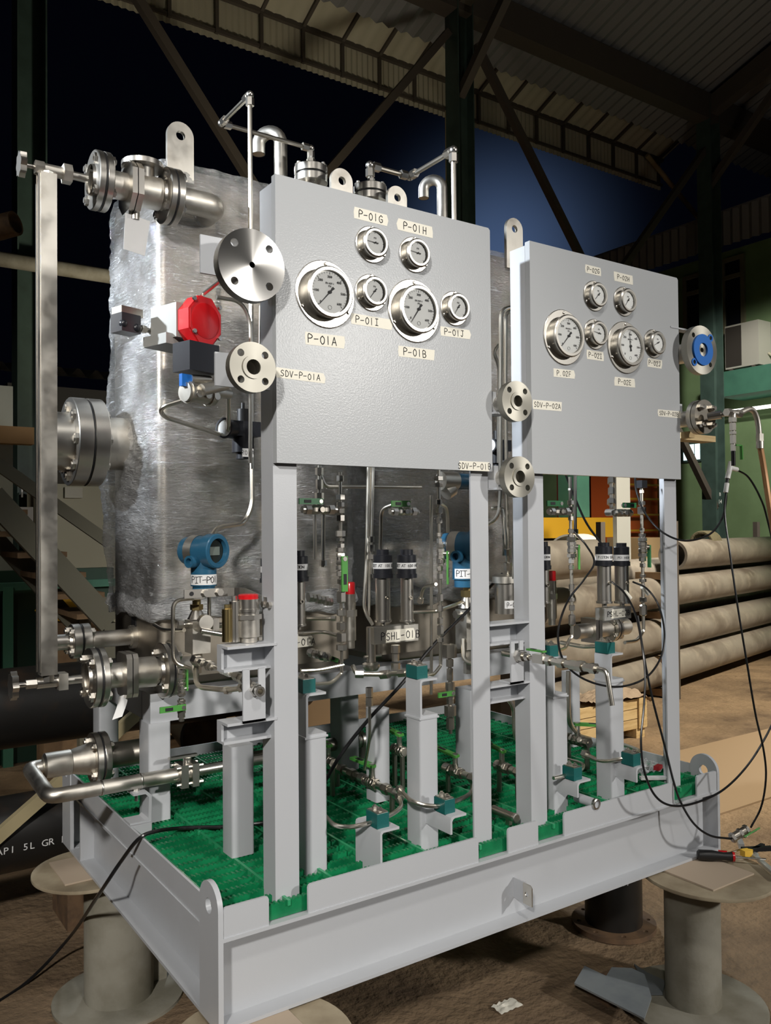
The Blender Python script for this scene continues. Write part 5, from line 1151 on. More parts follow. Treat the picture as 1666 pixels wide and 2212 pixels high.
b = a - PD*1.1; t = thing('trestle','steel trestle under the thick brown pipe behind the skid','trestle',(b.x,b.y,0)); m = M(); m.bar((b.x,b.y,0),(b.x,b.y,a.z-rr),.05); m.box(b.x-.2,b.x+.2,b.y-.2,b.y+.2,0,.02); obj('post', m, BROWNST, t)
q = GP(1262,1203,.95); m = M(); m.lathe(q, (-.9,-.35,0), [(0,.235),(.4,.235),(.4,.218),(0,.218),(0,.235)], 32); single('pipe_ring', m, mat('pale_primer',(.5,.48,.42),.7), 'pale open pipe end behind the thick brown pipe', 'pipe')
m = M(); m.box(q.x-.2,q.x+.2,q.y-.1,q.y+.15,0,q.z-.236); single('block', m, WOODD, 'timber block under the pale open pipe end', 'block')
# rope coil on the pipes
c = GP(1525,1172,.05); t = thing('rope_coil', 'coil of thick rope lying on top of the pipe stack', 'rope', c, None)
for k in range(6):
    m = M(); cc = c + PD*(k*.04-.1) + Z_*.0; m.tube([cc + PN*.11*math.cos(a*PI/10) + Z_*.105*math.sin(a*PI/10) for a in range(21)],   .018, 0, 8, cap=False); obj('loop', m, ROPE, t)
# machines and boxes behind the pipes
def pbox(name, label, cat, pxa, pya, pxb, pyb, Y, dep, mt, z0=0, grp=None):
    a, b = G(pxa,pya,Y), G(pxb,pyb,Y); m = M(); m.box(a.x,b.x,Y,Y+dep,z0,max(a.z,b.z)); return single(name, m, mt, label, cat, grp), a, b
pbox('plywood_box','tan plywood box behind the pipes beside the fourth angle post','box',1385,1162,1445,1200,4.6,.5,mat('tan_plywood',(.36,.25,.13),.7))
a, b = G(1360,985,5.4), G(1440,1175,5.4); t = thing('orange_cabinet','orange painted steel cabinet with yellow ladder rails behind the pipes','cabinet',((a.x+b.x)/2,5.6,0))
m = M(); m.box(a.x,b.x-.03,5.5,6.05,0,a.z); obj('body', m, ORANGE, t)
m = M(); m.bar((b.x-.02,5.44,0),(b.x-.02,5.44,a.z+.1),.03); obj('rail', m, YELLOW, t)
for py in (1049,1079,1112,1145):
    m = M(); z = G(1440,py,5.44).z; m.bar((a.x,5.44,z),(b.x-.03,5.44,z),.012); obj('rung', m, YELLOW, t)
a, b = G(1150,1118,4.9), G(1326,1160,4.9); t = thing('mustard_machine','mustard yellow box girder of a machine under the right panel, behind the pipes','machine',((a.x+b.x)/2,5.1,0))
m = M(); m.box(a.x,b.x,4.9,5.3,b.z,a.z); obj('girder', m, MUSTARD, t); m = M(); m.box(a.x+.1,b.x-.15,4.98,5.25,0,b.z); obj('base', m, mat('dark_base',(.05,.045,.035),.7), t)
a, b = G(1244,1000,5.0), G(1277,1117,5.0); m = M(); m.box(a.x,b.x,5.02,5.28,b.z,a.z); tag(obj('control_box', m, GREENC), 'green upright control box standing on the mustard girder', 'control box')
a, b = G(1277,980,5.6), G(1345,1160,5.6); m = M(); m.box(a.x,b.x+.02,6.1,6.2,0,a.z); single('dark_red_panel', m, DKRED, 'dark red primer painted plate behind the black switch caps', 'plate')
a, b = G(1331,990,3.9), G(1364,1180,3.9); m = M(); m.box(a.x,a.x+.09,3.9,3.905,0,a.z); m.box(a.x,b.x,3.905,3.95,0,a.z); single('grey_post', m, mat('grey_steel_post',(.30,.30,.28),.5), 'grey steel post standing behind the PSHL-02B switches', 'post')
# pine crate with sack
c = GZ(1399,1590,0); t = thing('pine_crate', 'pale pine crate on the floor beyond the right end of the skid', 'crate', (c.x-.35,c.y+.2,0)); h = (1590-1505)/ppm(c)
x1, y0 = c.x, c.y
for k in range(3):
    m = M(); z = .07+k*(h-.07)/3; m.box(x1-.9,x1,y0,y0+.02,z,z+(h-.07)/3-.006); m.box(x1-.02,x1,y0+.02,y0+.26,z,z+(h-.07)/3-.006); obj('slat', m, PINE, t)
m = M(); m.box(x1-.9,x1-.02,y0+.24,y0+.26,.07,h); m.box(x1-.9,x1-.02,y0+.02,y0+.24,.07,.09); m.box(x1-.88,x1-.02,y0+.021,y0+.239,h-.05,h-.03); obj('slat', m, PINE, t)
for xx in (x1-.12, x1-.55):
    m = M(); m.box(xx,xx+.09,y0,y0+.26,0,.068); obj('foot', m, PINE, t)
m = M(); m.box(x1-.1,x1-.02,y0-.012,y0,.07,h); obj('batten', m, PINE, t)
m = M(); m.sheet(lambda i,j: V((x1-.55+.62*i, y0-.02+.28*j, h+.01+.05*math.sin(PI*i)*math.sin(PI*j)+.035*abs(noise.noise(V((i*7,j*6,2)))))) + Z_*(-.07*max(0,i-.82)*5), 26, 20); single('sack', m, CLOTH, 'crumpled tan sack lying on the pine crate', 'sack')
c = GZ(1270,1575,0); t = thing('pallet', 'low timber pallet beyond the skid with a blue and white packet', 'pallet', c)
for k in range(3):
    m = M(); m.box(c.x-.5,c.x+.3,c.y+k*.09,c.y+k*.09+.075,.10,.125); obj('board', m, PINE, t)
m = M(); m.box(c.x-.45,c.x-.38,c.y,c.y+.25,0,.099); m.box(c.x+.2,c.x+.27,c.y,c.y+.25,0,.099); obj('runner', m, PINE, t)
m = M(); m.box(c.x-.4,c.x-.05,c.y+.03,c.y+.22,.126,.20); p_ = obj('packet', m, BLUEB); tag(p_, 'blue and white packet lying on the timber pallet', 'packet'); m = M(); m.box(c.x-.41,c.x-.04,c.y+.1,c.y+.15,.1255,.204); obj('band', m, WHITE, p_)
m = M(); m.box(3.0,8.5,.95,1.85,.0,.010); single('floor_sheet', m, mat('pale_plywood_sheet',(.285,.20,.12),.8), 'thin pale board lying on the floor beyond the right end of the skid', 'board')
# ---------------------------------------------------------------- left background
YL = YE-.19
pipe1('cross_pipe','long pale steel pipe running level past the left column, high up',G(-60,550,YL),G(560,648,YL),.065,CONC)
a = G(34,482,4.6); pipe1('pipe_end','short open brown pipe end at the left edge, high up',a,a+V((-.5,.5,-.12)),.085,RUSTB,hollow=True)
m = M(); e = a+V((-.45,.45,-.11)); m.bar((e.x,e.y,0),(e.x,e.y,e.z-.06),.04); single('pole', m, BROWNST, 'steel pole carrying the brown pipe end, beyond the left edge', 'pole')
m = M(); a = G(110,800,8.6); m.corr((a.x-.6,8.6,a.z), (3.0,0,0), (0,1.5,.25), 14, .05, (0,0,1), .01); struct('shed_roof', m, CORR)
m = M(); m.box(a.x-.4,a.x+2.3,9.0,10.0,0,a.z-.12); struct('shed_wall', m, mat('dark_shed',(.03,.03,.03),.8))
# cream cabins and panels
def lbox(name, label, cat, pxa, pya, pxb, pyb, Y, dep, mt): return pbox(name, label, cat, pxa, pya, pxb, pyb, Y, dep, mt)
a, b = G(118,1045,5.0), G(300,1300,5.0); t = thing('site_cabin','cream painted site cabin wall behind the level gauge','cabin',((a.x+b.x)/2,5.3,0)); m = M(); m.box(a.x,b.x,5.0,6.0,0,a.z); obj('wall', m, CREAM, t)
q = G(140,1052,4.98); w_ = G(178,1076,4.98); m = M(); m.box(q.x,w_.x,4.975,4.999,w_.z,q.z); obj('window', m, mat('cream_shutter',(.5,.48,.4),.7), t)
m = M(); q = G(125,1290,4.98); m.box(a.x,b.x,4.97,4.999,q.z-.05,q.z+.0); obj('green_rail', m, GREENST, t)
lbox('electrical_cabinet','pale upright cabinet at the left edge behind the stairs','cabinet',-30,830,28,1150,4.4,.4,mat('pale_grey_green_cabinet',(.35,.36,.30),.6))
m = M(); a, b = G(-20,918,4.3), G(74,960,4.3); m.box(a.x-.5,b.x,4.3,4.4,b.z,a.z); m.box(a.x-.5,a.x-.4,4.3,4.4,0,b.z); m.box(b.x+.3,b.x+.34,4.34,4.38,0,a.z) if False else None
single('timber_beam', m, mat('rusty_timber',(.30,.18,.08),.8), 'brown timber beam across the left edge at head height', 'beam')
a, b = G(10,1095,4.2), G(72,1142,4.2); t = thing('notice_board','white notice board with green logo at the left edge','sign',((a.x+b.x)/2,4.2,0)); m = M(); m.box(a.x,b.x,4.2,4.215,b.z,a.z); obj('board', m, PAPER, t)
m = M(); m.bar((b.x-.03,4.23,0),(b.x-.03,4.23,a.z),.015); obj('pole', m, GREENST, t)
m = M(); c = G(33,1141,4.2); m.box(c.x-.03,c.x+.035,4.197,4.2,c.z+.01,c.z+.05); c = G(38,1104,4.2); m.box(c.x-.05,c.x+.05,4.197,4.2,c.z-.004,c.z+.004); obj('print', m, GREENC, t)
# green framed door panel
a, b = G(-15,1272,4.0), G(96,1420,4.0); t = thing('green_rack','dark green framed cage low at the left edge behind the black pipe','cage',((a.x+b.x)/2,4.2,0)); m = M(); m.box(a.x-.3,b.x+.5,4.2,4.3,0,a.z+.1); obj('panel', m, mat('dark_green_panel',(.015,.05,.03),.6), t)
for px in (-10, 26):
    m = M(); q = G(px,1300,4.0); m.bar((q.x,4.15,0),(q.x,4.15,a.z),.03); obj('post', m, mat('green_frame',(.06,.2,.13),.6) if px > 0 else CREAM, t)
m = M(); m.bar((a.x-.3,4.15,a.z),(b.x+.5,4.15,a.z),.025); obj('rail', m, GREENC, t)
# staircase
ys = 3.2; t = thing('staircase','weathered steel stairs coming down to the right at far left','stairs',G(200,1400,ys),None); STR = mat('weathered_rail',(.20,.19,.14),.7)
for nm, pa, pb, r, y in (('handrail',(-30,985),(236,1172),.026,ys),('stringer',(-20,1070),(236,1345),.05,ys),('stringer',(-40,1128),(236,1432),.035,ys+.55),('handrail',(-30,1165),(236,1305),.022,ys+.55)):
    m = M(); a, b = G(*pa,y), G(*pb,y); m.bar(a, b, r*.6, r*1.3); obj(nm, m, STR, t)
for k in range(6):
    a = G(-20,1082,ys).lerp(G(236,1352,ys), (k+.5)/6); m = M(); m.box(a.x-.12,a.x+.14,ys+.03,ys+.52,a.z-.015,a.z+.015); obj('tread', m, WOODD, t)
m = M(); a = G(236,1345,ys); m.bar((a.x,ys,0),(a.x,ys,a.z),.035); m.bar((a.x,ys+.55,0),(a.x,ys+.55,a.z),.035); obj('leg', m, STR, t)
# yellow sack on a bench
a, b = G(112,1345,3.9), G(180,1345,3.9); m = M(); m.box(a.x-.05,b.x+.12,3.9,4.1,0,a.z); single('bench', m, WOODD, 'dark timber bench carrying the yellow sack at left', 'bench')
m = M(); c = G(143,1330,4.0); c.z = a.z+.09; m.lathe(c-Z_*.09, Z_, [(0,0),(.01,.16),(.07,.19),(.13,.15),(.16,0)], 14); single('yellow_sack', m, YELLOW, 'yellow sack lying on the bench behind the level gauge', 'sack')
# black coated pipes lying behind the left side
def bp(label, pxa, pya, Y, rpx, L, txt=None):
    p = G(pxa,pya,Y); r = rpx/ppm(p); a = p - X_*1.6; t = thing('black_pipe', label, 'pipe', (p.x,Y,0), 'black coated pipes behind the skid')
    m = M(); m.lathe(a, X_, [(.2,0),(.2,r*.9),(0,r*.9),(0,r),(L+1.6,r),(L+1.6,r*.9),(L+1.4,r*.9),(L+1.4,0)], 36); obj('pipe', m, BLACKPIPE, t); return t, p, r
def curved_text(s, p, r, Y, x0, zoff, size, parent):
    for i, ch in enumerate(s):
        if ch == ' ': continue
        an = zoff; n = V((0,-math.cos(an),math.sin(an))); up = V((0,math.sin(an),math.cos(an)))
        text(ch, V((x0+i*size*.62,Y,p.z)) + n*(r+.0004), X_, up, size, PAPER, parent, 'lettering')
t, p, r = bp('thick black pipe lying level behind the lower flanged valve',140,1515,2.2,82,1.2)
for k, x in enumerate((p.x-.75, p.x+1.0)):
    m = M(); m.box(x-.1,x+.1,2.02,2.38,0,p.z-r); single('timber_block', m, RUSTB, ('brown timber stack under the thick black pipe at far left','brown timber stack under the thick black pipe behind the tank stand')[k], 'block')
t, p, r = bp('black pipe with white stencil API 5L GR B lying low at far left',70,1790,1.72,78,.42)
curved_text('API 5L GR B', p, r, 1.72, G(-6,1795,1.62).x, -.12, .036, t)
for k, x in enumerate((p.x-.5, p.x+.1)):
    m = M(); m.box(x,x+.18,1.6,1.84,0,p.z-r); single('timber_block', m, RUSTB, ('low timber block under the left part of the stencilled black pipe','low timber block under the right end of the stencilled black pipe')[k], 'block')
c = G(446,1590,2.6); t = thing('rusty_pipe','rusty round pipe end seen between the tank stand legs','pipe',(c.x,2.8,0)); r = 56/ppm(c); m = M(); m.lathe(c, (.2,1,0), [(.08,0),(.08,r*.9),(0,r*.9),(0,r),(1.2,r),(1.2,0)], 28); obj('pipe', m, BLACKPIPE, t); m = M(); m.lathe(c, (.2,1,0), [(.05,0),(.05,r*.88)], 24); obj('end_face', m, RUSTB, t)
m = M(); m.box(c.x-.1,c.x+.25,2.8,3.3,0,c.z-r); obj('cradle', m, WOODD, t)
a, b = G(-40,1838,1.58), G(330,1512,1.58); b2 = a.lerp(b,1.05); m = M(); m.bar(a, b2, .017, .022); single('wooden_batten', m, mat('tan_batten',(.36,.30,.17),.8), 'long tan batten slanting up behind the left side of the skid', 'batten')
m = M(); q = GZ(-20,1640,0); a, b = G(575,1480,2.4), G(740,1620,2.4); m.box(a.x,b.x,2.4,2.8,0,G(600,1500,2.4).z); single('cardboard_box', m, mat('brown_board',(.22,.14,.07),.8), 'brown board box behind the tank stand legs', 'box')
# ---------------------------------------------------------------- pedestals under the skid
def pedestal(label, x, y, px_=None, rt=.2, r=.085, dx=0, dy=0):
    t = thing('pedestal', label, 'pedestal', (x,y,0), 'round cement grey pedestals under the skid')
    m = M(); m.lathe((x,y,.012), Z_, [(0,0),(0,r),(B-.028,r),(B-.028,0)], 36); obj('tube', m, CONC, t)
    m = M(); m.lathe((x+dx,y+dy,B-.016), Z_, [(0,0),(0,rt),(.004,rt+.001),(.010,rt),(.0105,0)], 48); label_part(obj('top_plate', m, mat('tan_dusty_plate',(.38,.32,.22),.85,var=((.25,.20,.13),8,.4,.65),bump=(50,.3,.003)) if 'PLT' not in globals() else PLT, t), 'dusty tan round top plate')
    m = M(); m.lathe((x,y,0), Z_, [(0,rt+.02),(.010,rt+.02),(.012,rt+.016),(.012,0)], 48); obj('base_plate', m, CONC, t)
    m = M(); m.box(x+r-.002,x+r+.05,y-.004,y+.004,.012,B*.62); obj('gusset', m, CONC, t)
    m = M(); m.box(x+dx-.11,x+dx+.10,y+dy-.1,y+dy+.11,B-.0055,B-.0008); label_part(obj('packing', m, mat('packing_board',(.45,.36,.27),.85), t), 'pale packing board on the plate'); return t
c = GZ(1494,1878,B); pedestal('round pedestal under the near right corner of the skid, tools on its plate', c.x, c.y, dx=.035, dy=-.03)
pedestal('round pedestal under the far left corner of the skid', .10, 1.05, r=.108, rt=.185, dx=-.07, dy=.05)
c = GZ(565,2245,B); pedestal('round pedestal under the near left corner of the skid, only its plate showing', c.x, c.y)
c = GZ(1326,2000,0); t = thing('pipe_stool','black flanged pipe stub with a rusty round flange under the skid','pipe stool',c,None); r = 60/ppm(c)
m = M(); m.cyl(c+Z_*.02, c+Z_*(B-.002), r, seg=36); obj('pipe', m, BLACKPIPE, t)
m = M(); R = .155; m.plate(circ(R,48), [[(R*.84*math.cos(k*PI/4+.2)+a, R*.84*math.sin(k*PI/4+.2)+b) for a,b in circ(.009,12)] for k in range(8)], c+Z_*.004, X_, Y_, (0,0,.018)); label_part(obj('flange', m, RUSTB, t), 'rusty flange with eight holes')
d = (CAM-c); d.z = 0; d.normalize(); sd = V((-d.y,d.x,0))
for s_, an in (('6 METER',.12),('CONNETIC',.42)):
    n = (d*math.cos(an)+sd*math.sin(an)); u = V((-n.y,n.x,0))
    text(s_, c+n*(r+.0006)+Z_*.27, -Z_, u, .03, PAPER, t)
# loose sheets leaning by the right pedestal
c = GZ(1335,2150,0); t = thing('sheet_offcut','grey metal offcut lying on the floor left of the near right pedestal','offcut',c,'grey metal offcuts on the floor')
o = [GZ(px,py,.05)-GZ(1335,2150,.05) for px, py in ((1241,2127),(1263,2090),(1310,2112),(1322,2093),(1365,2095),(1393,2108),(1408,2158),(1392,2204))]
m = M(); m.plate([(q.x,q.y) for q in o], [], GZ(1335,2150,.05), X_, Y_, (0,0,.006)); obj('sheet', m, mat('bluish_galvanised',(.30,.33,.35),.45,.3,var=((.22,.25,.28),9,.4,.7)), t)
m = M(); m.box(c.x-.08,c.x+.08,c.y-.03,c.y+.06,0,.049); obj('packer', m, RUSTB, t)
o = [GZ(px,py,.02)-GZ(1400,2130,.02) for px, py in ((1370,2085),(1400,2105),(1438,2122),(1432,2150),(1405,2150))]
m = M(); m.plate([(q.x,q.y) for q in o], [], GZ(1400,2130,.014), X_, Y_, (0,0,.006)); single('sheet_offcut', m, mat('dark_galvanised',(.20,.22,.24),.5,.3), 'darker small metal offcut tucked behind the larger one', 'offcut', 'grey metal offcuts on the floor')
m = M(); c = GZ(1096,2176,0); m.sheet(lambda i,j: c + V((.09*(i-.5),.05*(j-.5),.004+.012*abs(noise.noise(V((i*4,j*4,1)))))), 8, 6); single('paper_scrap', m, TAPE, 'torn cream paper scrap on the floor under the front beam', 'paper')
# tools on the right pedestal
zt = B + .0
def tool(name, label, cat, pts, rs, mt, extra=None, z=B+.012):
    P = [GZ(px,py,z+.006) for px,py in pts]; t = thing(name, label, cat, P[0], None); return t, P
t, P = tool('screwdriver','black handled screwdriver lying on the right pedestal plate','screwdriver',((1506,1846),(1588,1851),(1655,1856)),0,None)
d = (P[1]-P[0]); L = d.length; m = M(); m.lathe(P[0], d, [(0,0),(.0,.011),(.006,.0165),(L*.4,.017),(L*.7,.012),(L*.9,.0145),(L,.011),(L,0)], 18); obj('handle', m, BLACKM, t); m = M(); m.lathe(P[0]+d*.93, d, [(0,.0152),(L*.06,.0152)], 16); label_part(obj('red_band', m, RED, t), 'red band')
m = M(); m.cyl(P[1], P[2], .003, seg=8); obj('shaft', m, STEEL, t)
t, P = tool('screwdriver','red handled screwdriver half hidden behind the black handled one','screwdriver',((1552,1842),(1571,1844),(1598,1836)),0,None,z=B+.010)
m = M(); m.cyl(P[0], P[1], .009); obj('handle', m, RED, t); m = M(); m.cyl(P[1], P[2], .003, seg=8); obj('shaft', m, STEEL, t)
P = [GZ(px,py,B+.006) for px,py in ((1628,1846),(1690,1900))]; t = thing('spanner','bright steel spanner pointing off the right edge of the pedestal','spanner',P[0]); m = M(); m.bar(P[0],P[1],.008,.004); obj('shank', m, mat_bright, t); m = M(); m.lathe(P[0]-Z_*.004, Z_, [(0,.009),(0,.016),(.008,.016),(.008,.009),(0,.009)], 18); obj('ring_end', m, mat_bright, t)
c = GZ(1612,1842,B+.014); m = M(); m.obox(c,(1,-.3,0),(.3,1,0),Z_,.014,.012,.010); m.obox(c+V((.016,-.006,0)),(1,.4,0),(-.4,1,0),Z_,.008,.006,.008); single('wire_connector', m, mat('bright_yellow',(.85,.52,.06),.5), 'small yellow plastic clip among the tools', 'clip')
c = GZ(1600,1822,B+.012); m = M(); m.obox(c,(1,.9,.1),(-.9,1,0),Z_,.024,.009,.008); single('socket_piece', m, mat_bright, 'shiny steel socket piece among the tools', 'socket')
c = GZ(1640,1838,B+.004); t = thing('pliers','dark pliers lying at the back of the right pedestal plate','pliers',c); m = M(); m.bar(c+V((-.05,.03,.006)),c+V((.04,-.02,.006)),.007); m.bar(c+V((-.05,.0,.006)),c+V((.04,.01,.006)),.007); obj('handle', m, BLACKM, t)
# rag and plastic on the grating
c = GZ(1405,1668,ZG); m = M(); m.sheet(lambda i,j: c + V((.16*(i-.5),.12*(j-.5)+.03,.004+.05*abs(noise.noise(V((i*5,j*5,4)))))), 18, 14); single('plastic_wrapper', m, FILM2, 'crumpled clear plastic wrapper on the grating near the right corner', 'wrapper')
c = GZ(1422,1660,ZG+.015); m = M(); m.obox(c+Z_*.004,(1,.3,0),(-.3,1,0),Z_,.018,.009,.007); single('red_cap_piece', m, DKREDP, 'small red plastic piece on the grating near the right corner', 'cap')
c = GZ(1400,1676,ZG+.008); m = M(); m.bar(c+V((-.04,.0,0)), c+V((.035,-.05,0)), .012, .004); single('white_strip', m, WHITE, 'white plastic strip on the grating near the right corner', 'strip')
# ---------------------------------------------------------------- cables and hoses
def cable(name, label, pts, r=.0033, n=10, mt=CABLE, cat='cable'):
    P = [G(*q) if len(q) == 3 and not isinstance(q, Vector) else q for q in pts]; t = thing(name, label, cat, P[0], 'black cables and hoses'); m = M(); m.tube(catmull(P, n), r, 0, 8); obj('hose', m, mt, t); return t, P
gz = lambda px, py, z: GZ(px, py, z)
cable('black_cable','black cable hanging over the left skid edge down to the lower left floor',[gz(-40,2185,.006),gz(60,2120,.01),gz(150,2025,.12),GX(215,1930,-.06),GX(262,1860,-.03),GX(300,1812,-.005),gz(336,1796,B+.275),gz(390,1789,ZG+.01),gz(440,1787,ZG+.006),gz(500,1785,ZG+.006),gz(640,1770,ZG+.006)],.0052)
cable('black_cable','straight black cable slanting up through the middle of the skid behind the switches',[(700,1692,.40),(740,1625,.40),(800,1550,.40),(870,1475,.40),(935,1395,.42),(1010,1320,.45),(1085,1240,.5)],.0055)
t, P = cable('hose','thin hose looping from the riser under the right panel across to the white tee string',[(1372,1030,.12),(1376,1065,.1),(1396,1112,.06),(1432,1150,.0),(1480,1168,-.04),(1532,1155,-.05),(1560,1120,-.05),(1569,1080,-.05),(1568,1056,-.05)])
cable('hose','long hose hanging from the white tee past the brown pipes to the small hose valve',[(1570,1056,-.06),(1566,1110,-.06),(1578,1200,-.08),(1594,1310,-.1),(1612,1420,-.12),(1632,1540,-.14),(1650,1620,-.16),(1655,1680,-.16),(1645,1742,-.14),(1622,1788,-.12)])
cable('hose','hose arcing from the white tee off to the right edge',[(1590,1014,-.05),(1618,1032,-.05),(1645,1080,-.06),(1660,1130,-.06),(1690,1260,-.08)])
cable('hose','big hose loop circling the right tall support from behind the right panel',[(1216,1010,.4),(1262,1120,.36),(1300,1175,.3)],.004)
cable('hose','large hose loop between the third and fourth posts, front of the PSHL-02B switches',[(1240,1148,.3),(1268,1180,.26),(1284,1215,.2),(1262,1252,.12),(1226,1300,.06),(1206,1365,.03),(1216,1424,.02),(1250,1460,.0),(1300,1480,-.02),(1350,1482,-.02),(1398,1462,-.02),(1428,1420,.0),(1436,1370,.02),(1424,1310,.06),(1398,1272,.1),(1368,1257,.18)])
cable('hose','hose falling from the left PSHL-02B switch and swinging low across the front beam',[(1322,1257,.19),(1350,1282,.1),(1374,1330,.02),(1388,1400,-.03),(1394,1460,-.05),(1391,1530,-.06),(1385,1600,-.07),(1392,1665,-.08),(1415,1718,-.09),(1450,1740,-.10),(1500,1735,-.10),(1560,1708,-.11),(1610,1660,-.12),(1650,1600,-.13),(1690,1520,-.14)],.0035)
cable('hose','hose dropping through the right stand and out to the brass valve at the right corner',[(1378,1330,.1),(1392,1420,.07),(1410,1510,.05),(1436,1610,.03),(1456,1690,.0),(1472,1735,-.02),(1500,1780,-.05),(1535,1805,-.07),(1580,1812,-.08)],.0035)
for a, b, Y in (((1350,1278),(1362,1292),.11),((1387,1268),(1401,1283),.13)):
    p, q = G(*a,Y), G(*b,Y); m = M(); m.cyl(p, q, .007); single('hose_sleeve', m, TAPE, 'white sleeve on the hose at the left PSHL-02B switch' if a[0] < 1360 else 'white sleeve on the hose at the right PSHL-02B switch', 'sleeve')
c = G(1598,1801,-.09); s = S(c); t = thing('hose_valve','small brass coloured valve with green lever joining two hoses at the right corner','valve',c); dd = V((.75,-.3,.35)).normalized()
m = M(); m.cyl(c-dd*22*s, c+dd*22*s, 9*s, seg=14); obj('body', m, DARKST, t)
for k in (-1,.1,1):
    m = M(); m.hexa(c+dd*(k*18-3)*s, c+dd*(k*18+3)*s, 11*s); obj('nut', m, STEEL, t)
lever(t, c+dd*6*s, (.3,-.6,-.6), dd, 36*s, 13*s, 10*s)
# tee, drop string and bent tube on the dark blind flange
c = G(1530,900,-.05); s = S(c); e = G(1583,892,-.12)
t = thing('test_tee','steel tee, bent tube and drop fittings screwed to the dark blind flange','tee',c,None)
m = M(); m.cyl(c, c.lerp(e,.55), 9*s, seg=14); m.cyl(c.lerp(e,.4), e, 5*s); obj('nipple', m, STEEL, t)
m = M(); m.hexa(e-X_*22*s, e-X_*10*s, 9*s); m.cyl(e-X_*14*s, e+X_*16*s, 7*s); m.cyl(e, e-Z_*14*s, 7*s); m.hexa(e+X_*14*s, e+X_*28*s, 9*s); obj('tee', m, SATIN, t)
g = [e+X_*20*s, G(1622,884,-.12), G(1636,905,-.12), G(1642,955,-.12)]; m = M(); m.tube(catmull(g,8), 6*s, 0, 12); obj('bent_tube', m, SATIN, t); tee_ = t
m = M(); m.hexa(g[-1]+Z_*18*s, g[-1]+Z_*2*s, 9*s); m.cyl(g[-1]+Z_*2*s, g[-1]-Z_*14*s, 8*s); obj('coupling', m, SATIN, t)
t, P = cable('copper_hose','copper coloured hose running down off the right edge from the bent tube',[g[-1]-Z_*.01, G(1652,1020,-.12), G(1664,1100,-.13), G(1690,1260,-.14)], 6.5*s, 8, mat('copper_hose',(.55,.30,.14),.45,.2))
t = tee_; z = lambda py: G(1583,py,-.12).z
m = M(); m.cyl((e.x,e.y,z(1000)),(e.x,e.y,z(900)),4*s); obj('drop_tube', m, STEEL, t)
for a, b, r in ((902,912,9),(914,930,7.5),(932,938,8),(940,958,7),(960,974,6)):
    m = M(); m.hexa((e.x,e.y,z(b)),(e.x,e.y,z(a)),r*s); obj('fitting', m, STEEL, t)
m = M(); m.cyl((e.x,e.y,z(1006)),(e.x,e.y,z(974)),4.5*s); obj('black_hose', m, CABLE, t)
m = M(); q = V((e.x,e.y-.01,z(962))); m.bar(q, q+X_*20*s, 1.5*s); m.bar(q+X_*19*s, q+X_*20*s-Z_*30*s, 3*s, 1.5*s); obj('lever', m, LEVER, t)
t = thing('white_tee','white plastic push tee and coupling on the hose string at the right','tee',G(1577,1010,-.06),None); a, b = G(1580,998,-.06), G(1572,1034,-.06); s = S(a)
m = M(); m.cyl(a, b, 5.5*s); m.cyl(a.lerp(b,.35), G(1592,1014,-.05), 5*s); obj('tee', m, WHITE, t)
m = M(); m.cyl(G(1571,1044,-.06), G(1568,1064,-.06), 5*s); obj('coupling', m, WHITE, t); m = M(); m.cyl(b, G(1571,1044,-.06), 3.6*s); obj('hose', m, CABLE, t)
# timber plank behind the dark flange
a, b = G(1475,938,.12), G(1536,956,.12); m = M(); m.box(a.x-.06,b.x,.10,.16,b.z,a.z); m.box(a.x-.06,a.x-.03,.05,.10,b.z,a.z); single('timber_plank', m, PINE, 'short pale plank under the dark blind flange right of the right panel', 'plank')
# ---------------------------------------------------------------- camera, sky, lamps
cam = bpy.data.cameras.new('camera'); co = bpy.data.objects.new('camera', cam); COL.objects.link(co)
cam.sensor_fit = 'VERTICAL'; cam.sensor_height = 36; cam.lens = CF/2212*36; cam.clip_start = .05; cam.clip_end = 200
fwd = ray(833,1106).normalized(); up = (ray(833,1006)-ray(833,1206)).normalized(); right = fwd.cross(up).normalized(); up = right.cross(fwd)
co.matrix_world = Matrix((right, up, -fwd)).transposed().to_4x4(); co.location = CAM
bpy.context.scene.camera = co
sc = bpy.context.scene
sc.view_settings.view_transform = 'Standard'; sc.view_settings.look = 'None'; sc.view_settings.gamma = 1; sc.view_settings.exposure = -.22
w = bpy.data.worlds.new('night_sky'); sc.world = w; w.use_nodes = True; nt = w.node_tree
bg = nt.nodes['Background']; tc = nt.nodes.new('ShaderNodeTexCoord'); dp = nt.nodes.new('ShaderNodeVectorMath'); dp.operation = 'DOT_PRODUCT'; dp.inputs[1].default_value = ray(1078,560).normalized()
mr = nt.nodes.new('ShaderNodeMapRange'); mr.inputs[1].default_value = .97; mr.inputs[2].default_value = 1; pw = nt.nodes.new('ShaderNodeMath'); pw.operation = 'POWER'; pw.inputs[1].default_value = 7.0
mx = nt.nodes.new('ShaderNodeMix'); mx.data_type = 'RGBA'; mx.inputs[6].default_value = (.0007,.0009,.0022,1); mx.inputs[7].default_value = (.06,.10,.20,1)
nt.links.new(tc.outputs['Generated'], dp.inputs[0]); nt.links.new(dp.outputs['Value'], mr.inputs[0]); nt.links.new(mr.outputs[0], pw.inputs[0]); nt.links.new(pw.outputs[0], mx.inputs[0]); nt.links.new(mx.outputs[2], bg.inputs[0])
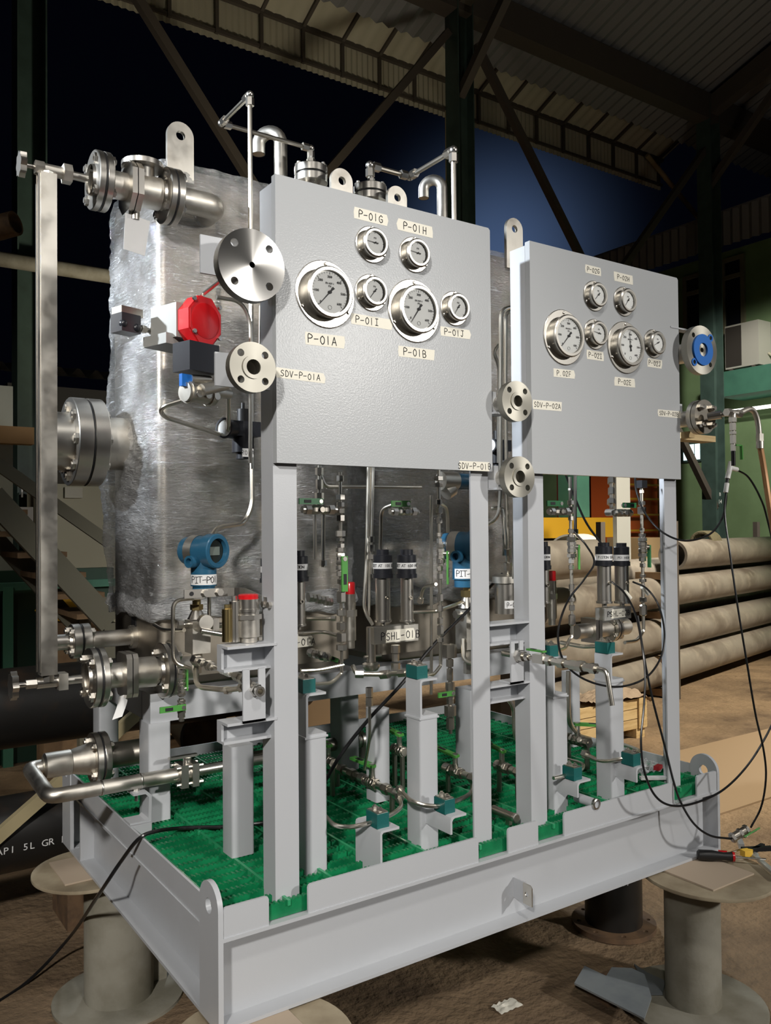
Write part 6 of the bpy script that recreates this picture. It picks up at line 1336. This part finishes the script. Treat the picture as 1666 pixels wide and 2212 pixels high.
def area(loc, tgt, size, power, col, spread=180, name='lamp'):
    l = bpy.data.lights.new(name, 'AREA'); l.energy = power; l.size = size; l.color = col; l.spread = math.radians(spread)
    o = bpy.data.objects.new(name, l); COL.objects.link(o); o.location = loc
    o.rotation_euler = (V(tgt)-V(loc)).to_track_quat('-Z','Y').to_euler(); return o
def spot(loc, tgt, half, blend, power, col, rad=.25, name='lamp'):
    l = bpy.data.lights.new(name, 'SPOT'); l.energy = power; l.spot_size = math.radians(half*2); l.spot_blend = blend; l.shadow_soft_size = rad; l.color = col
    o = bpy.data.objects.new(name, l); COL.objects.link(o); o.location = loc
    o.rotation_euler = (V(tgt)-V(loc)).to_track_quat('-Z','Y').to_euler(); return o
spot((4.4,-6.8,3.7), (1.3,.3,1.05), 17, .6, 1450, (1,.965,.91), .22, 'work_lamp_right')
spot((-.2,-3.4,6.0), (.8,.3,.7), 22, .6, 370, (1,.96,.9), .25, 'bay_lamp_front')
spot((-4.6,1.6,4.0), (.0,1.05,2.6), 11.5, .7, 4300, (.86,.93,1), .15, 'flood_lamp_left')
spot((2.6,5.4,5.0), (1.3,.9,2.4), 22, .5, 700, (.85,.93,1), .2, 'yard_flood')
spot((-3.6,-4.2,4.3), (.12,.45,1.45), 14, .75, 1650, (1,.96,.9), .2, 'work_lamp_left')
spot((6.8,-1.5,6.2), (5.2,2.3,0), 30, .7, 4200, (1,.9,.72), .3, 'bay_lamp_right')
spot((8.0,2.0,5.0), (12.2,5.6,1.6), 34, .4, 1700, (1,.95,.85), .15, 'wall_lamp_right')
spot((3.0,3.5,1.9), (2.8,8.2,4.8), 48, .8, 430, (1,.9,.7), .2, 'canopy_lamp')
spot((-2.2,3.0,4.6), (.2,4.6,1.0), 40, .8, 160, (1,.92,.78), .2, 'bay_lamp_left')
spot((5.5,.5,3.2), (6.5,1.5,8.0), 60, .9, 160, (1,.93,.82), .3, 'added_roof_fill')  # added uplight that brightens the roof underside, not a known lamp
spot((5.2,1.2,5.4), (5.6,5.6,1.2), 26, .6, 1700, (1,.93,.8), .3, 'added_back_fill')  # added fill so the orange cabinet and mustard machine are lit
